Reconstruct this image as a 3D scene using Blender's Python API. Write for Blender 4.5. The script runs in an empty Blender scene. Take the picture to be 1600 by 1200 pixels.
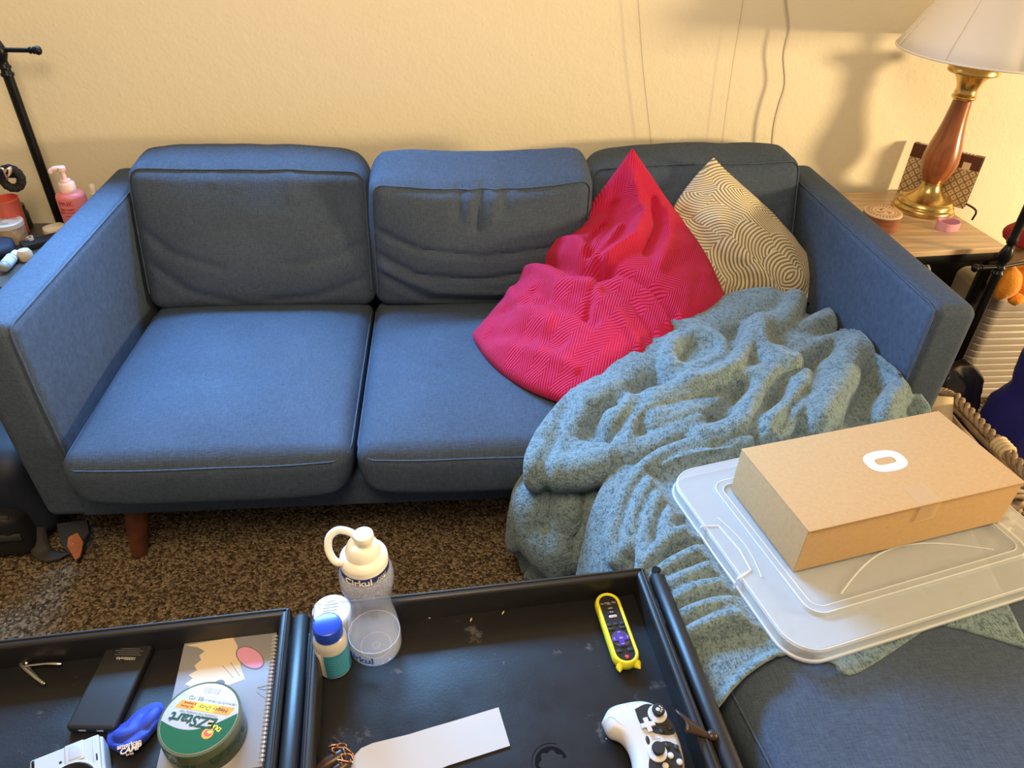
import bpy, bmesh, math, random
from mathutils import Vector, Matrix, noise
import numpy as np

# ------------------------------------------------------------------ camera
scn = bpy.context.scene
FPX = 1146.77                       # focal length in pixels of the 1600 px wide frame
PITCH, YAW, ROLL = .6301, .1004, .0312
CAM = Vector((.8479, -1.2768, 1.4514))
_cp, _sp, _cy, _sy = math.cos(PITCH), math.sin(PITCH), math.cos(YAW), math.sin(YAW)
FWD = Vector((_sy*_cp, _cy*_cp, -_sp)); _r0 = Vector((_cy, -_sy, 0)); _u0 = _r0.cross(FWD)
RGT = math.cos(ROLL)*_r0 + math.sin(ROLL)*_u0
UPV = -math.sin(ROLL)*_r0 + math.cos(ROLL)*_u0
cam_d = bpy.data.cameras.new('camera'); cam = bpy.data.objects.new('camera', cam_d)
scn.collection.objects.link(cam)
cam_d.sensor_width = 36; cam_d.lens = FPX*36/1600; cam_d.clip_start = .02
cam.matrix_world = Matrix(((RGT.x, UPV.x, -FWD.x, CAM.x), (RGT.y, UPV.y, -FWD.y, CAM.y), (RGT.z, UPV.z, -FWD.z, CAM.z), (0, 0, 0, 1)))
scn.camera = cam

# ------------------------------------------------------------------ light
scn.view_settings.view_transform = 'Standard'; scn.view_settings.look = 'None'
scn.view_settings.exposure = 0.0; scn.view_settings.gamma = 1.0
world = bpy.data.worlds.new('room_ambience'); scn.world = world; world.use_nodes = True
_bg = world.node_tree.nodes['Background']
_bg.inputs[0].default_value = (1.0, .74, .45, 1); _bg.inputs[1].default_value = .46

def lamp(name, kind, loc, energy, color, target=None, **kw):
    d = bpy.data.lights.new(name, kind); d.energy = energy; d.color = color
    for k, v in kw.items(): setattr(d, k, v)
    o = bpy.data.objects.new(name, d); scn.collection.objects.link(o); o.location = loc
    if target is not None: o.rotation_euler = (Vector(target)-Vector(loc)).to_track_quat('-Z', 'Y').to_euler()
    return o
# daylight from outside the window above the sofa (the opening is just over the top of the frame)
lamp('window_daylight', 'AREA', (.10, 1.38, 1.83), 640, (.20, .52, 1.0), (.10, -.6, .70), shape='RECTANGLE', size=2.3, size_y=.80)
# a second lamp of the room, beyond the right edge of the frame, at table height
lamp('room_lamp_light', 'POINT', (4.75, -1.0, 1.08), 560, (1.0, .72, .37), shadow_soft_size=.22)
# the ceiling light behind the photographer
lamp('ceiling_light', 'AREA', (.7, -1.2, 2.4), 40, (1.0, .72, .42), (.7, .3, .6), shape='DISK', size=.9)

# ------------------------------------------------------------------ picture measurements -> room coordinates
def ray(px, py): return FWD + (px-800)/FPX*RGT - (py-600)/FPX*UPV
def hz(px, py, z): d = ray(px, py); return CAM + d*((z-CAM.z)/d.z)
def hy(px, py, y): d = ray(px, py); return CAM + d*((y-CAM.y)/d.y)
def hx(px, py, x): d = ray(px, py); return CAM + d*((x-CAM.x)/d.x)

# ------------------------------------------------------------------ materials
def nt(name):
    m = bpy.data.materials.new(name); m.use_nodes = True; n = m.node_tree.nodes; l = m.node_tree.links
    return m, n, l, n['Principled BSDF']
def mat(name, color, rough=.5, metal=0, bump=None, var=None, trans=0, ior=1.45, sheen=0, coat=0, alpha=1, spec=None, emit=None, sss=0):
    """plain principled material; bump=(scale, strength, dist), var=(scale, amount) varies the colour a little"""
    m, n, l, b = nt(name)
    b.inputs['Base Color'].default_value = (*color, 1); b.inputs['Roughness'].default_value = rough
    b.inputs['Metallic'].default_value = metal; b.inputs['IOR'].default_value = ior
    b.inputs['Transmission Weight'].default_value = trans; b.inputs['Alpha'].default_value = alpha
    b.inputs['Sheen Weight'].default_value = sheen; b.inputs['Sheen Roughness'].default_value = .4
    b.inputs['Coat Weight'].default_value = coat
    if spec is not None: b.inputs['Specular IOR Level'].default_value = spec
    if sss:
        b.inputs['Subsurface Weight'].default_value = sss; b.inputs['Subsurface Radius'].default_value = (.01, .01, .01)
    tc = n.new('ShaderNodeTexCoord')
    if var:
        t = n.new('ShaderNodeTexNoise'); t.inputs['Scale'].default_value = var[0]; t.inputs['Detail'].default_value = 5
        l.new(tc.outputs['Object'], t.inputs['Vector'])
        r = n.new('ShaderNodeValToRGB'); r.color_ramp.elements[0].position = .3; r.color_ramp.elements[1].position = .7
        k = var[1]
        r.color_ramp.elements[0].color = (*[c*(1-k) for c in color], 1); r.color_ramp.elements[1].color = (*[min(1, c*(1+k)) for c in color], 1)
        l.new(t.outputs['Fac'], r.inputs['Fac']); l.new(r.outputs['Color'], b.inputs['Base Color'])
    if bump:
        t = n.new('ShaderNodeTexNoise'); t.inputs['Scale'].default_value = bump[0]; t.inputs['Detail'].default_value = 3
        l.new(tc.outputs['Object'], t.inputs['Vector'])
        bp = n.new('ShaderNodeBump'); bp.inputs['Strength'].default_value = bump[1]; bp.inputs['Distance'].default_value = bump[2]
        l.new(t.outputs['Fac'], bp.inputs['Height']); l.new(bp.outputs['Normal'], b.inputs['Normal'])
    return m
def weave(name, color, scale=420, strength=.5, amount=.28, sheen=.15, rough=.85, slub=True):
    """woven linen: two stretched noises crossed"""
    m, n, l, b = nt(name); b.inputs['Roughness'].default_value = rough; b.inputs['Sheen Weight'].default_value = sheen
    b.inputs['Specular IOR Level'].default_value = .2
    tc = n.new('ShaderNodeTexCoord'); outs = []
    for sc in ((scale*.16, scale, scale), (scale, scale*.16, scale*.16)):
        mp = n.new('ShaderNodeMapping'); mp.inputs['Scale'].default_value = sc
        t = n.new('ShaderNodeTexNoise'); t.inputs['Scale'].default_value = 1; t.inputs['Detail'].default_value = 2
        l.new(tc.outputs['Object'], mp.inputs['Vector']); l.new(mp.outputs['Vector'], t.inputs['Vector']); outs.append(t.outputs['Fac'])
    mx = n.new('ShaderNodeMath'); mx.operation = 'ADD'; l.new(outs[0], mx.inputs[0]); l.new(outs[1], mx.inputs[1])
    r = n.new('ShaderNodeMapRange'); r.inputs['From Min'].default_value = .6; r.inputs['From Max'].default_value = 1.4
    r.inputs['To Min'].default_value = 1-amount; r.inputs['To Max'].default_value = 1+amount
    l.new(mx.outputs[0], r.inputs['Value'])
    big = n.new('ShaderNodeTexNoise'); big.inputs['Scale'].default_value = 7; big.inputs['Detail'].default_value = 4
    l.new(tc.outputs['Object'], big.inputs['Vector'])
    r2 = n.new('ShaderNodeMapRange'); r2.inputs['From Min'].default_value = .3; r2.inputs['From Max'].default_value = .7
    r2.inputs['To Min'].default_value = .93; r2.inputs['To Max'].default_value = 1.07; l.new(big.outputs['Fac'], r2.inputs['Value'])
    mm = n.new('ShaderNodeMath'); mm.operation = 'MULTIPLY'; l.new(r.outputs[0], mm.inputs[0]); l.new(r2.outputs[0], mm.inputs[1])
    v = n.new('ShaderNodeVectorMath'); v.operation = 'SCALE'; v.inputs[0].default_value = color; l.new(mm.outputs[0], v.inputs['Scale'])
    l.new(v.outputs[0], b.inputs['Base Color'])
    bp = n.new('ShaderNodeBump'); bp.inputs['Strength'].default_value = strength; bp.inputs['Distance'].default_value = .0012
    l.new(mx.outputs[0], bp.inputs['Height']); l.new(bp.outputs['Normal'], b.inputs['Normal'])
    return m
M = {}

# ------------------------------------------------------------------ mesh builder
class MB:
    def __init__(s): s.v = []; s.f = []; s.m = []; s.uv = None
    def add(s, v, f, mi=0):
        o = len(s.v); s.v += [tuple(p) for p in v]; s.f += [tuple(i+o for i in q) for q in f]; s.m += [mi]*len(f); return s
    def grid(s, P, closeu=False, closev=False, mi=0, flip=False):
        nu = len(P); nv = len(P[0]); v = [p for row in P for p in row]; f = []
        for i in range(nu if closeu else nu-1):
            for j in range(nv if closev else nv-1):
                q = (i*nv+j, ((i+1) % nu)*nv+j, ((i+1) % nu)*nv+(j+1) % nv, i*nv+(j+1) % nv)
                f.append(q[::-1] if flip else q)
        return s.add(v, f, mi)
    def box(s, lo, hi, mi=0):
        x0, y0, z0 = lo; x1, y1, z1 = hi
        return s.add([(x0,y0,z0),(x1,y0,z0),(x1,y1,z0),(x0,y1,z0),(x0,y0,z1),(x1,y0,z1),(x1,y1,z1),(x0,y1,z1)],
                     [(0,3,2,1),(4,5,6,7),(0,1,5,4),(1,2,6,5),(2,3,7,6),(3,0,4,7)], mi)
    def rbox(s, lo, hi, r, n=3, mi=0, deform=None, div=None):
        """box with rounded edges; div=(nx,ny,nz) extra divisions of the flats; deform(p, q) with q in [-1,1]^3"""
        lo = Vector(lo); hi = Vector(hi); c = (lo+hi)/2; h = (hi-lo)/2; r = min(r, h.x*.999, h.y*.999, h.z*.999); div = div or (1, 1, 1)
        def line(hl, d):
            a = [-hl+r*(1-math.cos(math.pi/4*i/n)/1) if False else None for i in range(0)]
            out = []
            for i in range(n): out.append((-1, i/n))
            for i in range(d+1): out.append((0, -1+2*i/d))
            for i in range(1, n+1): out.append((1, i/n))
            return out
        def val(hl, e):
            # returns (clamped inner coordinate, direction component)
            k, t = e
            if k == -1: return -(hl-r), -math.tan(math.pi/4*(1-t))
            if k == 1: return hl-r, math.tan(math.pi/4*t)
            return t*(hl-r), 0.0
        ls = [line(h[i], div[i]) for i in range(3)]
        for ax in range(3):
            a, b_ = (ax+1) % 3, (ax+2) % 3
            for sg in (-1, 1):
                P = []
                for ea in ls[a]:
                    row = []
                    for eb in ls[b_]:
                        ca, da = val(h[a], ea); cb, db = val(h[b_], eb)
                        d = [0, 0, 0]; d[ax] = sg; d[a] = da; d[b_] = db; d = Vector(d).normalized()
                        p = [0, 0, 0]; p[ax] = sg*(h[ax]-r); p[a] = ca; p[b_] = cb
                        p = Vector(p)+d*r; q = Vector((p.x/h.x, p.y/h.y, p.z/h.z)); p = p+c
                        if deform: p = deform(p, q)
                        row.append(p)
                    P.append(row)
                s.grid(P, mi=mi, flip=sg < 0)
        return s
    def lathe(s, prof, n=40, c=(0, 0, 0), mi=0, cap=True):
        """prof: [(r, z)] revolved about z"""
        P = [[(c[0]+r*math.cos(2*math.pi*k/n), c[1]+r*math.sin(2*math.pi*k/n), c[2]+z) for k in range(n)] for r, z in prof]
        s.grid(P, closev=True, mi=mi, flip=True)
        if cap:
            o = len(s.v)-len(prof)*n
            if prof[0][0] > 1e-6: s.f.append(tuple(o+k for k in range(n))[::-1]); s.m.append(mi)
            if prof[-1][0] > 1e-6: s.f.append(tuple(o+(len(prof)-1)*n+k for k in range(n))); s.m.append(mi)
        return s
    def tube(s, pts, r, n=10, mi=0, cap=True, closed=False, squash=None):
        pts = [Vector(p) for p in pts]; m = len(pts); rr = r if isinstance(r, (list, tuple)) else [r]*m
        P = []; up = None
        for i, p in enumerate(pts):
            a = pts[(i-1) % m] if (closed or i) else p; b_ = pts[(i+1) % m] if (closed or i < m-1) else p
            t = (b_-a).normalized()
            if up is None:
                up = Vector((0, 0, 1)) if abs(t.z) < .9 else Vector((1, 0, 0))
            up = (up-t*up.dot(t)).normalized(); sd = t.cross(up)
            k1, k2 = squash if squash else (1, 1)
            P.append([p+rr[i]*(k1*math.cos(2*math.pi*j/n)*sd+k2*math.sin(2*math.pi*j/n)*up) for j in range(n)])
        o = len(s.v); s.grid(P, closeu=closed, closev=True, mi=mi)
        if cap and not closed:
            s.f.append(tuple(o+j for j in range(n))); s.m.append(mi); s.f.append(tuple(o+(m-1)*n+j for j in range(n))[::-1]); s.m.append(mi)
        return s
    def prism(s, poly, z0, z1, mi=0, xf=None):
        n = len(poly); v = [(x, y, z0) for x, y in poly]+[(x, y, z1) for x, y in poly]
        if xf: v = [xf(Vector(p)) for p in v]
        return s.add(v, [tuple(range(n))[::-1], tuple(range(n, 2*n))]+[(i, (i+1) % n, n+(i+1) % n, n+i) for i in range(n)], mi)
    def ball(s, c, r, nu=16, nv=24, mi=0):
        rx, ry, rz = r if isinstance(r, (tuple, list)) else (r, r, r)
        P = [[(c[0]+rx*math.sin(math.pi*i/nu)*math.cos(2*math.pi*j/nv), c[1]+ry*math.sin(math.pi*i/nu)*math.sin(2*math.pi*j/nv), c[2]-rz*math.cos(math.pi*i/nu)) for j in range(nv)] for i in range(nu+1)]
        return s.grid(P, closev=True, mi=mi, flip=True)
    def xform(s, mtx):
        s.v = [tuple(mtx @ Vector(p)) for p in s.v]; return s
    def build(s, name, material, parent=None, smooth=True, sharp=50, weld=True, local=False):
        """link as ONE object.  Vertices are in room coordinates unless local; the origin goes to the parent's or the mesh's base"""
        me = bpy.data.meshes.new(name)
        me.from_pydata([tuple(p) for p in s.v], [], s.f)
        for m_ in (material if isinstance(material, (list, tuple)) else [material]): me.materials.append(m_)
        me.polygons.foreach_set('material_index', s.m)
        if s.uv is not None:
            u = me.uv_layers.new(name='UVMap'); co = []
            for lp in me.loops: co += list(s.uv[lp.vertex_index])
            u.data.foreach_set('uv', co)
        bm = bmesh.new(); bm.from_mesh(me)
        if weld: bmesh.ops.remove_doubles(bm, verts=bm.verts, dist=2e-5)
        bmesh.ops.dissolve_degenerate(bm, edges=bm.edges, dist=1e-6)
        bmesh.ops.recalc_face_normals(bm, faces=bm.faces)
        o = bpy.data.objects.new(name, me)
        if not local:
            if parent is not None: off = parent.matrix_basis.inverted() if parent.parent is None else (parent.parent.matrix_basis @ parent.matrix_basis).inverted()
            else:
                vs = [v.co for v in bm.verts]
                c = Vector((sum(v.x for v in vs)/len(vs), sum(v.y for v in vs)/len(vs), min(v.z for v in vs)))
                off = Matrix.Translation(-c); o.location = c
            bm.transform(off)
        bm.to_mesh(me); bm.free()
        if smooth:
            me.polygons.foreach_set('use_smooth', [True]*len(me.polygons))
            me.set_sharp_from_angle(angle=math.radians(sharp))
        me.update()
        if parent is not None: o.parent = parent
        scn.collection.objects.link(o)
        return o
def thing(name, label, cat, loc=(0, 0, 0), rz=0, group=None):
    o = bpy.data.objects.new(name, None); scn.collection.objects.link(o); o.empty_display_size = .05
    o.location = loc; o.rotation_euler = (0, 0, rz)
    o.matrix_basis = Matrix.Translation(Vector(loc)) @ Matrix.Rotation(rz, 4, 'Z')
    return tag(o, label, cat, group)
def tag(o, label, cat, group=None):
    o['label'] = label; o['category'] = cat
    if group: o['group'] = group
    return o
def struct(o): o['kind'] = 'structure'; return o
def sm(a, b, x):
    t = max(0, min(1, (x-a)/(b-a))); return t*t*(3-2*t)
def text_mb(s, size, mtx, depth=.0003, bend=None, align='CENTER', shear=0, bold=0):
    """lettering as mesh; bend=(radius) wraps it round a z cylinder of that radius"""
    c = bpy.data.curves.new('lettering', 'FONT'); c.body = s; c.size = size; c.align_x = align; c.align_y = 'CENTER'; c.extrude = depth; c.shear = shear; c.offset = bold
    c.resolution_u = 3
    o = bpy.data.objects.new('lettering', c); scn.collection.objects.link(o)
    dg = bpy.context.evaluated_depsgraph_get(); me = bpy.data.meshes.new_from_object(o.evaluated_get(dg))
    b = MB(); vs = []
    for v in me.vertices:
        p = v.co.copy()
        if bend: a = p.x/bend; rr = bend+p.z; p = Vector((rr*math.sin(a), -rr*math.cos(a), p.y))
        vs.append(mtx @ p)
    b.add(vs, [tuple(p.vertices) for p in me.polygons])
    bpy.data.objects.remove(o); bpy.data.curves.remove(c); bpy.data.meshes.remove(me)
    return b
def catmull(pts, n):
    pts = [Vector(p) for p in pts]; out = []; m = len(pts)
    for i in range(m-1):
        p0 = pts[i-1] if i else pts[0]*2-pts[1]; p1 = pts[i]; p2 = pts[i+1]; p3 = pts[i+2] if i+2 < m else pts[-1]*2-pts[-2]
        for k in range(n):
            t = k/n; out.append(.5*((2*p1)+(p2-p0)*t+(2*p0-5*p1+4*p2-p3)*t*t+(3*p1-p0-3*p2+p3)*t**3))
    out.append(pts[-1]); return out
# ------------------------------------------------------------------ the room
WY = .93
def wall_mat():
    m, n, l, b = nt('cream_painted_wall'); b.inputs['Roughness'].default_value = .55
    b.inputs['Specular IOR Level'].default_value = .3
    b.inputs['Base Color'].default_value = (.78, .73, .58, 1)
    tc = n.new('ShaderNodeTexCoord')
    t = n.new('ShaderNodeTexNoise'); t.inputs['Scale'].default_value = 95; t.inputs['Detail'].default_value = 2
    t2 = n.new('ShaderNodeTexNoise'); t2.inputs['Scale'].default_value = 28; t2.inputs['Detail'].default_value = 4
    for x in (t, t2): l.new(tc.outputs['Object'], x.inputs['Vector'])
    v = n.new('ShaderNodeTexVoronoi'); v.inputs['Scale'].default_value = 26; l.new(tc.outputs['Object'], v.inputs['Vector'])
    mr = n.new('ShaderNodeMapRange'); mr.inputs['From Min'].default_value = .0; mr.inputs['From Max'].default_value = .16; mr.inputs['To Min'].default_value = 1; mr.inputs['To Max'].default_value = 0
    l.new(v.outputs['Distance'], mr.inputs['Value'])
    g = n.new('ShaderNodeMath'); g.operation = 'GREATER_THAN'; g.inputs[1].default_value = .85
    sp = n.new('ShaderNodeSeparateColor'); l.new(v.outputs['Color'], sp.inputs[0]); l.new(sp.outputs[0], g.inputs[0])
    mu = n.new('ShaderNodeMath'); mu.operation = 'MULTIPLY'; l.new(mr.outputs[0], mu.inputs[0]); l.new(g.outputs[0], mu.inputs[1])
    a = n.new('ShaderNodeMath'); a.operation = 'MULTIPLY_ADD'; a.inputs[1].default_value = .55; l.new(t.outputs['Fac'], a.inputs[0]); l.new(t2.outputs['Fac'], a.inputs[2])
    a2 = n.new('ShaderNodeMath'); a2.operation = 'MULTIPLY_ADD'; a2.inputs[1].default_value = .5; l.new(mu.outputs[0], a2.inputs[0]); l.new(a.outputs[0], a2.inputs[2])
    bp = n.new('ShaderNodeBump'); bp.inputs['Strength'].default_value = .35; bp.inputs['Distance'].default_value = .004
    l.new(a2.outputs[0], bp.inputs['Height']); l.new(bp.outputs['Normal'], b.inputs['Normal'])
    return m
def carpet_mat():
    m, n, l, b = nt('brown_flecked_carpet'); b.inputs['Roughness'].default_value = .95; b.inputs['Specular IOR Level'].default_value = .1
    tc = n.new('ShaderNodeTexCoord')
    v = n.new('ShaderNodeTexVoronoi'); v.inputs['Scale'].default_value = 190; v.inputs['Randomness'].default_value = 1
    nz = n.new('ShaderNodeTexNoise'); nz.inputs['Scale'].default_value = 160; nz.inputs['Detail'].default_value = 3
    l.new(tc.outputs['Object'], nz.inputs['Vector'])
    mxv = n.new('ShaderNodeVectorMath'); mxv.operation = 'MULTIPLY_ADD'; mxv.inputs[1].default_value = (.006, .006, .006)
    l.new(nz.outputs['Color'], mxv.inputs[0]); l.new(tc.outputs['Object'], mxv.inputs[2]); l.new(mxv.outputs[0], v.inputs['Vector'])
    sp = n.new('ShaderNodeSeparateColor'); l.new(v.outputs['Color'], sp.inputs[0])
    r = n.new('ShaderNodeValToRGB'); e = r.color_ramp.elements
    e[0].position = 0; e[0].color = (.04, .026, .014, 1); e[1].position = 1; e[1].color = (.36, .28, .18, 1)
    k = e.new(.45); k.color = (.14, .10, .06, 1)
    l.new(sp.outputs[0], r.inputs['Fac']); l.new(r.outputs['Color'], b.inputs['Base Color'])
    bp = n.new('ShaderNodeBump'); bp.inputs['Strength'].default_value = 1; bp.inputs['Distance'].default_value = .006; bp.invert = True
    l.new(v.outputs['Distance'], bp.inputs['Height']); l.new(bp.outputs['Normal'], b.inputs['Normal'])
    return m
M['wall'] = wall_mat(); M['carpet'] = carpet_mat()
M['trim'] = mat('white_trim', (.75, .73, .68), .45)
# back wall with the window opening above the sofa
WX0, WX1, WZ0, WZ1 = -.54, .86, 1.25, 1.75
b = MB()
b.box((-1.6, WY, 0), (WX0, WY+.12, 2.5)); b.box((WX1, WY, 0), (4.6, WY+.12, 2.5)); b.box((WX0, WY, 0), (WX1, WY+.12, WZ0)); b.box((WX0, WY, WZ1), (WX1, WY+.12, 2.5))
struct(b.build('wall_back', M['wall'], smooth=False))
struct(MB().box((-1.6, -3.2, -.05), (4.6, WY+.12, 0)).build('floor', M['carpet'], smooth=False))
w = bpy.data.objects.new('window_1', None); scn.collection.objects.link(w); w.location = (.16, WY+.09, WZ0); w.matrix_basis = Matrix.Translation(w.location); struct(w)
b = MB(); e = .035
b.box((WX0, WY+.06, WZ0), (WX0+e, WY+.1, WZ1)); b.box((WX1-e, WY+.06, WZ0), (WX1, WY+.1, WZ1)); b.box((WX0, WY+.06, WZ0), (WX1, WY+.1, WZ0+e)); b.box((WX0, WY+.06, WZ1-e), (WX1, WY+.1, WZ1))
b.build('window_frame', M['trim'], w, smooth=False)

# ------------------------------------------------------------------ sofa
SOFA_BLUE = (.056, .080, .122)
M['sofa'] = weave('blue_linen_upholstery', SOFA_BLUE, sheen=0)
M['welt'] = weave('blue_linen_welt', tuple(c*1.12 for c in SOFA_BLUE), strength=.2, sheen=0)
M['legwood'] = mat('dark_reddish_wood', (.11, .035, .018), .4, var=(30, .3))
W = 1.88; AT = .684; WA = .108; ZB = .152
sofa = thing('sofa', 'three-seat blue linen sofa with loose cushions against the cream wall', 'sofa', (W/2, .42, 0))
b = MB(); b.rbox((-.03, .012, ZB), (W+.03, .80, .245), .012, 2)
b.build('base', M['sofa'], sofa)
b = MB(); b.rbox((-.02, .74, ZB+.02), (W+.02, .90, .66), .03, 3, div=(12, 1, 4)); b.build('back_panel', M['sofa'], sofa)
for sgn, x0 in ((-1, 0), (1, W)):
    def df(p, q, sgn=sgn, x0=x0):
        # the arm leans out a little and its outer top corner is softer
        p = p.copy(); k = (p.z-ZB)/(AT-ZB)
        if q.x*sgn > .2: p.z -= .012*max(0, q.z)**4*((q.x*sgn-.2)/.8)**2
        if q.y < 0: p.y += .010*(1-k)*(-q.y)
        p.x += sgn*.004*math.sin(k*math.pi)
        return p
    lo, hi = (x0-WA, x0) if sgn < 0 else (x0, x0+WA)
    b = MB(); b.rbox((lo, 0, ZB), (hi, .89, AT), .026, 5, deform=df, div=(4, 14, 10))
    arm = b.build('arm', M['sofa'], sofa)
    # welt along the inner top edge and down the inner front edge
    xi = x0+sgn*.004; b = MB()
    b.tube([(xi, .86, AT-.006), (xi, .4, AT-.006), (xi, .03, AT-.006), (xi+sgn*.001, .012, AT-.011), (xi, .006, AT-.028), (xi+sgn*.002, .008, .5), (xi, .014, ZB+.06)], .0024, 8)
    b.build('welt', M['welt'], arm)
for x, y, dx, dy in ((.075, .065, -.02, -.035), (W-.075, .065, .02, -.035), (.075, .78, -.02, .02), (W-.075, .78, .02, .02)):
    b = MB(); b.tube([(x+.004, y, ZB+.005), (x+dx*.5, y+dy*.5, .08), (x+dx, y+dy, .001)], [.031, .026, .019], 16)
    b.build('leg', M['legwood'], sofa)

def fold(x, y, pts, w, a):
    """soft raised crease along a polyline in 2D"""
    best = 9
    for (x0, y0), (x1, y1) in zip(pts, pts[1:]):
        dx, dy = x1-x0, y1-y0; L = dx*dx+dy*dy; t = max(0, min(1, ((x-x0)*dx+(y-y0)*dy)/L))
        d = math.hypot(x-x0-t*dx, y-y0-t*dy); best = min(best, d)
    return a*math.exp(-(best/w)**2)
# seat cushions -----------------------------------------------------
SC = W/3
def seat_cushion(i, folds, sag=0):
    x0 = i*SC+.004; x1 = (i+1)*SC-.004
    if i == 0: x0 += .004
    if i == 2: x1 -= .004
    def df(p, q):
        p = p.copy(); ax = 1-abs(q.x)**2.6; ay = 1-abs(q.y)**3
        if q.z > 0:
            p.z += q.z*(.034*ax*ay) - .012*q.z*max(0, q.y)
            for pts, wd, a in folds: p.z += fold(p.x, p.y, pts, wd, a)*ax*ay
        if q.y < 0: p.y -= (-q.y)**3*(.016*(1-abs(q.x)**3)*(1-q.z*q.z*.6))
        if q.z < .2:                                    # lower front corners are rounder than the top ones
            fr = max(0, -q.y)**4*((.2-q.z)/1.2)**1.5; p.x -= math.copysign(.034*fr*abs(q.x)**5, q.x); p.z += .022*fr*abs(q.x)**6
        p.z += -q.y*.004 + .0025*noise.noise((p.x*9, p.y*9, i*3+p.z*5))*(1 if q.z > 0 else .3)
        p.x += .002*noise.noise((p.z*20, p.y*10, i*7))
        return p
    b = MB(); b.rbox((x0, -.062, .238), (x1, .66, .383), .040, 5, deform=df, div=(34, 34, 6))
    c = b.build('seat_cushion', M['sofa'], sofa)
    def e(x, y, z):
        h = Vector(((x1-x0)/2, .361, .0725)); ctr = Vector(((x0+x1)/2, .299, .3105)); p = Vector((x, y, z))
        q = Vector(((p.x-ctr.x)/h.x, (p.y-ctr.y)/h.y, (p.z-ctr.z)/h.z)); return df(p, q)
    r = .04; zz = .383-.022; k = .006
    loop = [(x0+k-.003, .6, zz), (x0+k-.003, .3, zz), (x0+k-.003, 0.0, zz), (x0+.008, -.035, zz), (x0+.03, -.055, zz)]
    loop += [(x0+.04+(x1-x0-.08)*t/12, -.0595, zz) for t in range(13)]
    loop += [(x1-.03, -.055, zz), (x1-.008, -.035, zz), (x1-k+.003, 0, zz), (x1-k+.003, .3, zz), (x1-k+.003, .6, zz)]
    MB().tube([e(*p) for p in loop], .0022, 8).build('welt', M['welt'], c)
seat_cushion(0, [([(.05, .3), (.2, .2), (.5, .24)], .05, -.004), ([(.42, .12), (.44, .3)], .025, .003)])
seat_cushion(1, [([(.66, .32), (.71, .28), (.75, .22), (.80, .18)], .012, .013), ([(.655, .26), (.70, .235), (.735, .18)], .013, .010), ([(.74, .36), (.77, .27), (.80, .24)], .012, .009), ([(.7, .3), (.78, .2)], .06, -.008)])
seat_cushion(2, [])
# back cushions -----------------------------------------------------
def back_cushion(i, x0, x1, yb, yt, zt, th, folds, crown=.03, tops=(0, 0, 0), kyw=0, dome=.045):
    """face leans from (yb, z .375) to (yt, zt); local axes: x, s up the face, d into the cushion"""
    zb = .372; H = math.hypot(yt-yb, zt-zb); su = Vector((0, (yt-yb)/H, (zt-zb)/H)); dn = Vector((0, su.z, -su.y)); cx = (x0+x1)/2; hw = (x1-x0)/2
    o = Vector((cx, yb, zb))
    def df(p, q):
        # p local: x, y = depth (0 face .. th), z = s
        x, d, s = p.x, p.y, p.z
        ax = 1-abs(q.x)**2.4; az = 1-abs(q.z)**2.8
        if q.y < 0:
            d -= -q.y*(crown*ax*(1-((q.z+.25)/1.25)**2 if q.z > -.25 else 1-((q.z+.25)/.75)**2)*ax if False else -q.y*crown*ax*az*(1.1-.5*q.z))
            for pts, wd, a in folds: d -= fold(q.x, q.z, pts, wd, a)*min(1, ax*4)*max(0, (-q.y-.4)/.6)
        if q.z > 0:
            t0, t1, t2 = tops; k = q.x
            s += q.z*((t0*(1-k)/2+t2*(1+k)/2)*abs(k)+t1*(1-k*k))+ q.z*.012*ax*(1-q.y*q.y) + q.z*dome*sm(-1, .7, q.y)*(1-.5*abs(k)**7)
        if abs(q.x) > .5: x += math.copysign(.012*(1-q.z*q.z)*(abs(q.x)-.5)*2*(1-q.y*q.y), q.x)
        if q.z < 0: s -= (-q.z)**4*.01*ax
        d += .003*noise.noise((x*8, s*8, i*5)); s += .0025*noise.noise((x*14, d*9, i*5+9))*max(0, q.z)
        x += kyw*q.z
        return o+Vector((x, 0, 0))+dn*d+su*s
    b = MB(); b.rbox((-hw, 0, 0), (hw, th, H), .038, 5, deform=df, div=(44, 8, 34))
    c = b.build('back_cushion', M['sofa'], sofa)
    h = Vector((hw, th/2, H/2))
    def e(x, d, s): return df(Vector((x, d, s)), Vector((x/h.x, (d-h.y)/h.y, (s-h.z)/h.z)))
    for dd in (.0085, th-.0085):
        k = .0085; R = .04
        lp = [(-hw+k, dd, .05), (-hw+k, dd, H*.3), (-hw+k, dd, H*.6), (-hw+k, dd, H-R)]
        lp += [(-hw+R-(R-k)*math.cos(t), dd, H-R+(R-k)*math.sin(t)) for t in (.4, .8, 1.2)]
        lp += [(-hw+R+(2*hw-2*R)*t/16, dd, H-k) for t in range(17)]
        lp += [(hw-R+(R-k)*math.sin(t), dd, H-R+(R-k)*math.cos(t)) for t in (.4, .8, 1.2)]
        lp += [(hw-k, dd, H-R), (hw-k, dd, H*.6), (hw-k, dd, H*.3), (hw-k, dd, .05)]
        MB().tube([e(*p) for p in lp], .0024, 8).build('welt', M['welt'], c)
F0 = [([(-.95, .2), (-.7, -.15), (-.3, -.35)], .045, -.006), ([(.95, -.05), (.6, -.25), (.3, -.32)], .05, -.006), ([(.95, -.55), (.5, -.78), (.1, -.82)], .04, -.008), ([(-.9, -.3), (-.6, -.7), (-.2, -.85)], .05, -.006),
      ([(-.3, .95), (-.29, .8)], .02, .004), ([(-.1, .95), (-.1, .72)], .02, .004), ([(.35, .9), (.36, .6)], .03, .004)]
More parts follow.
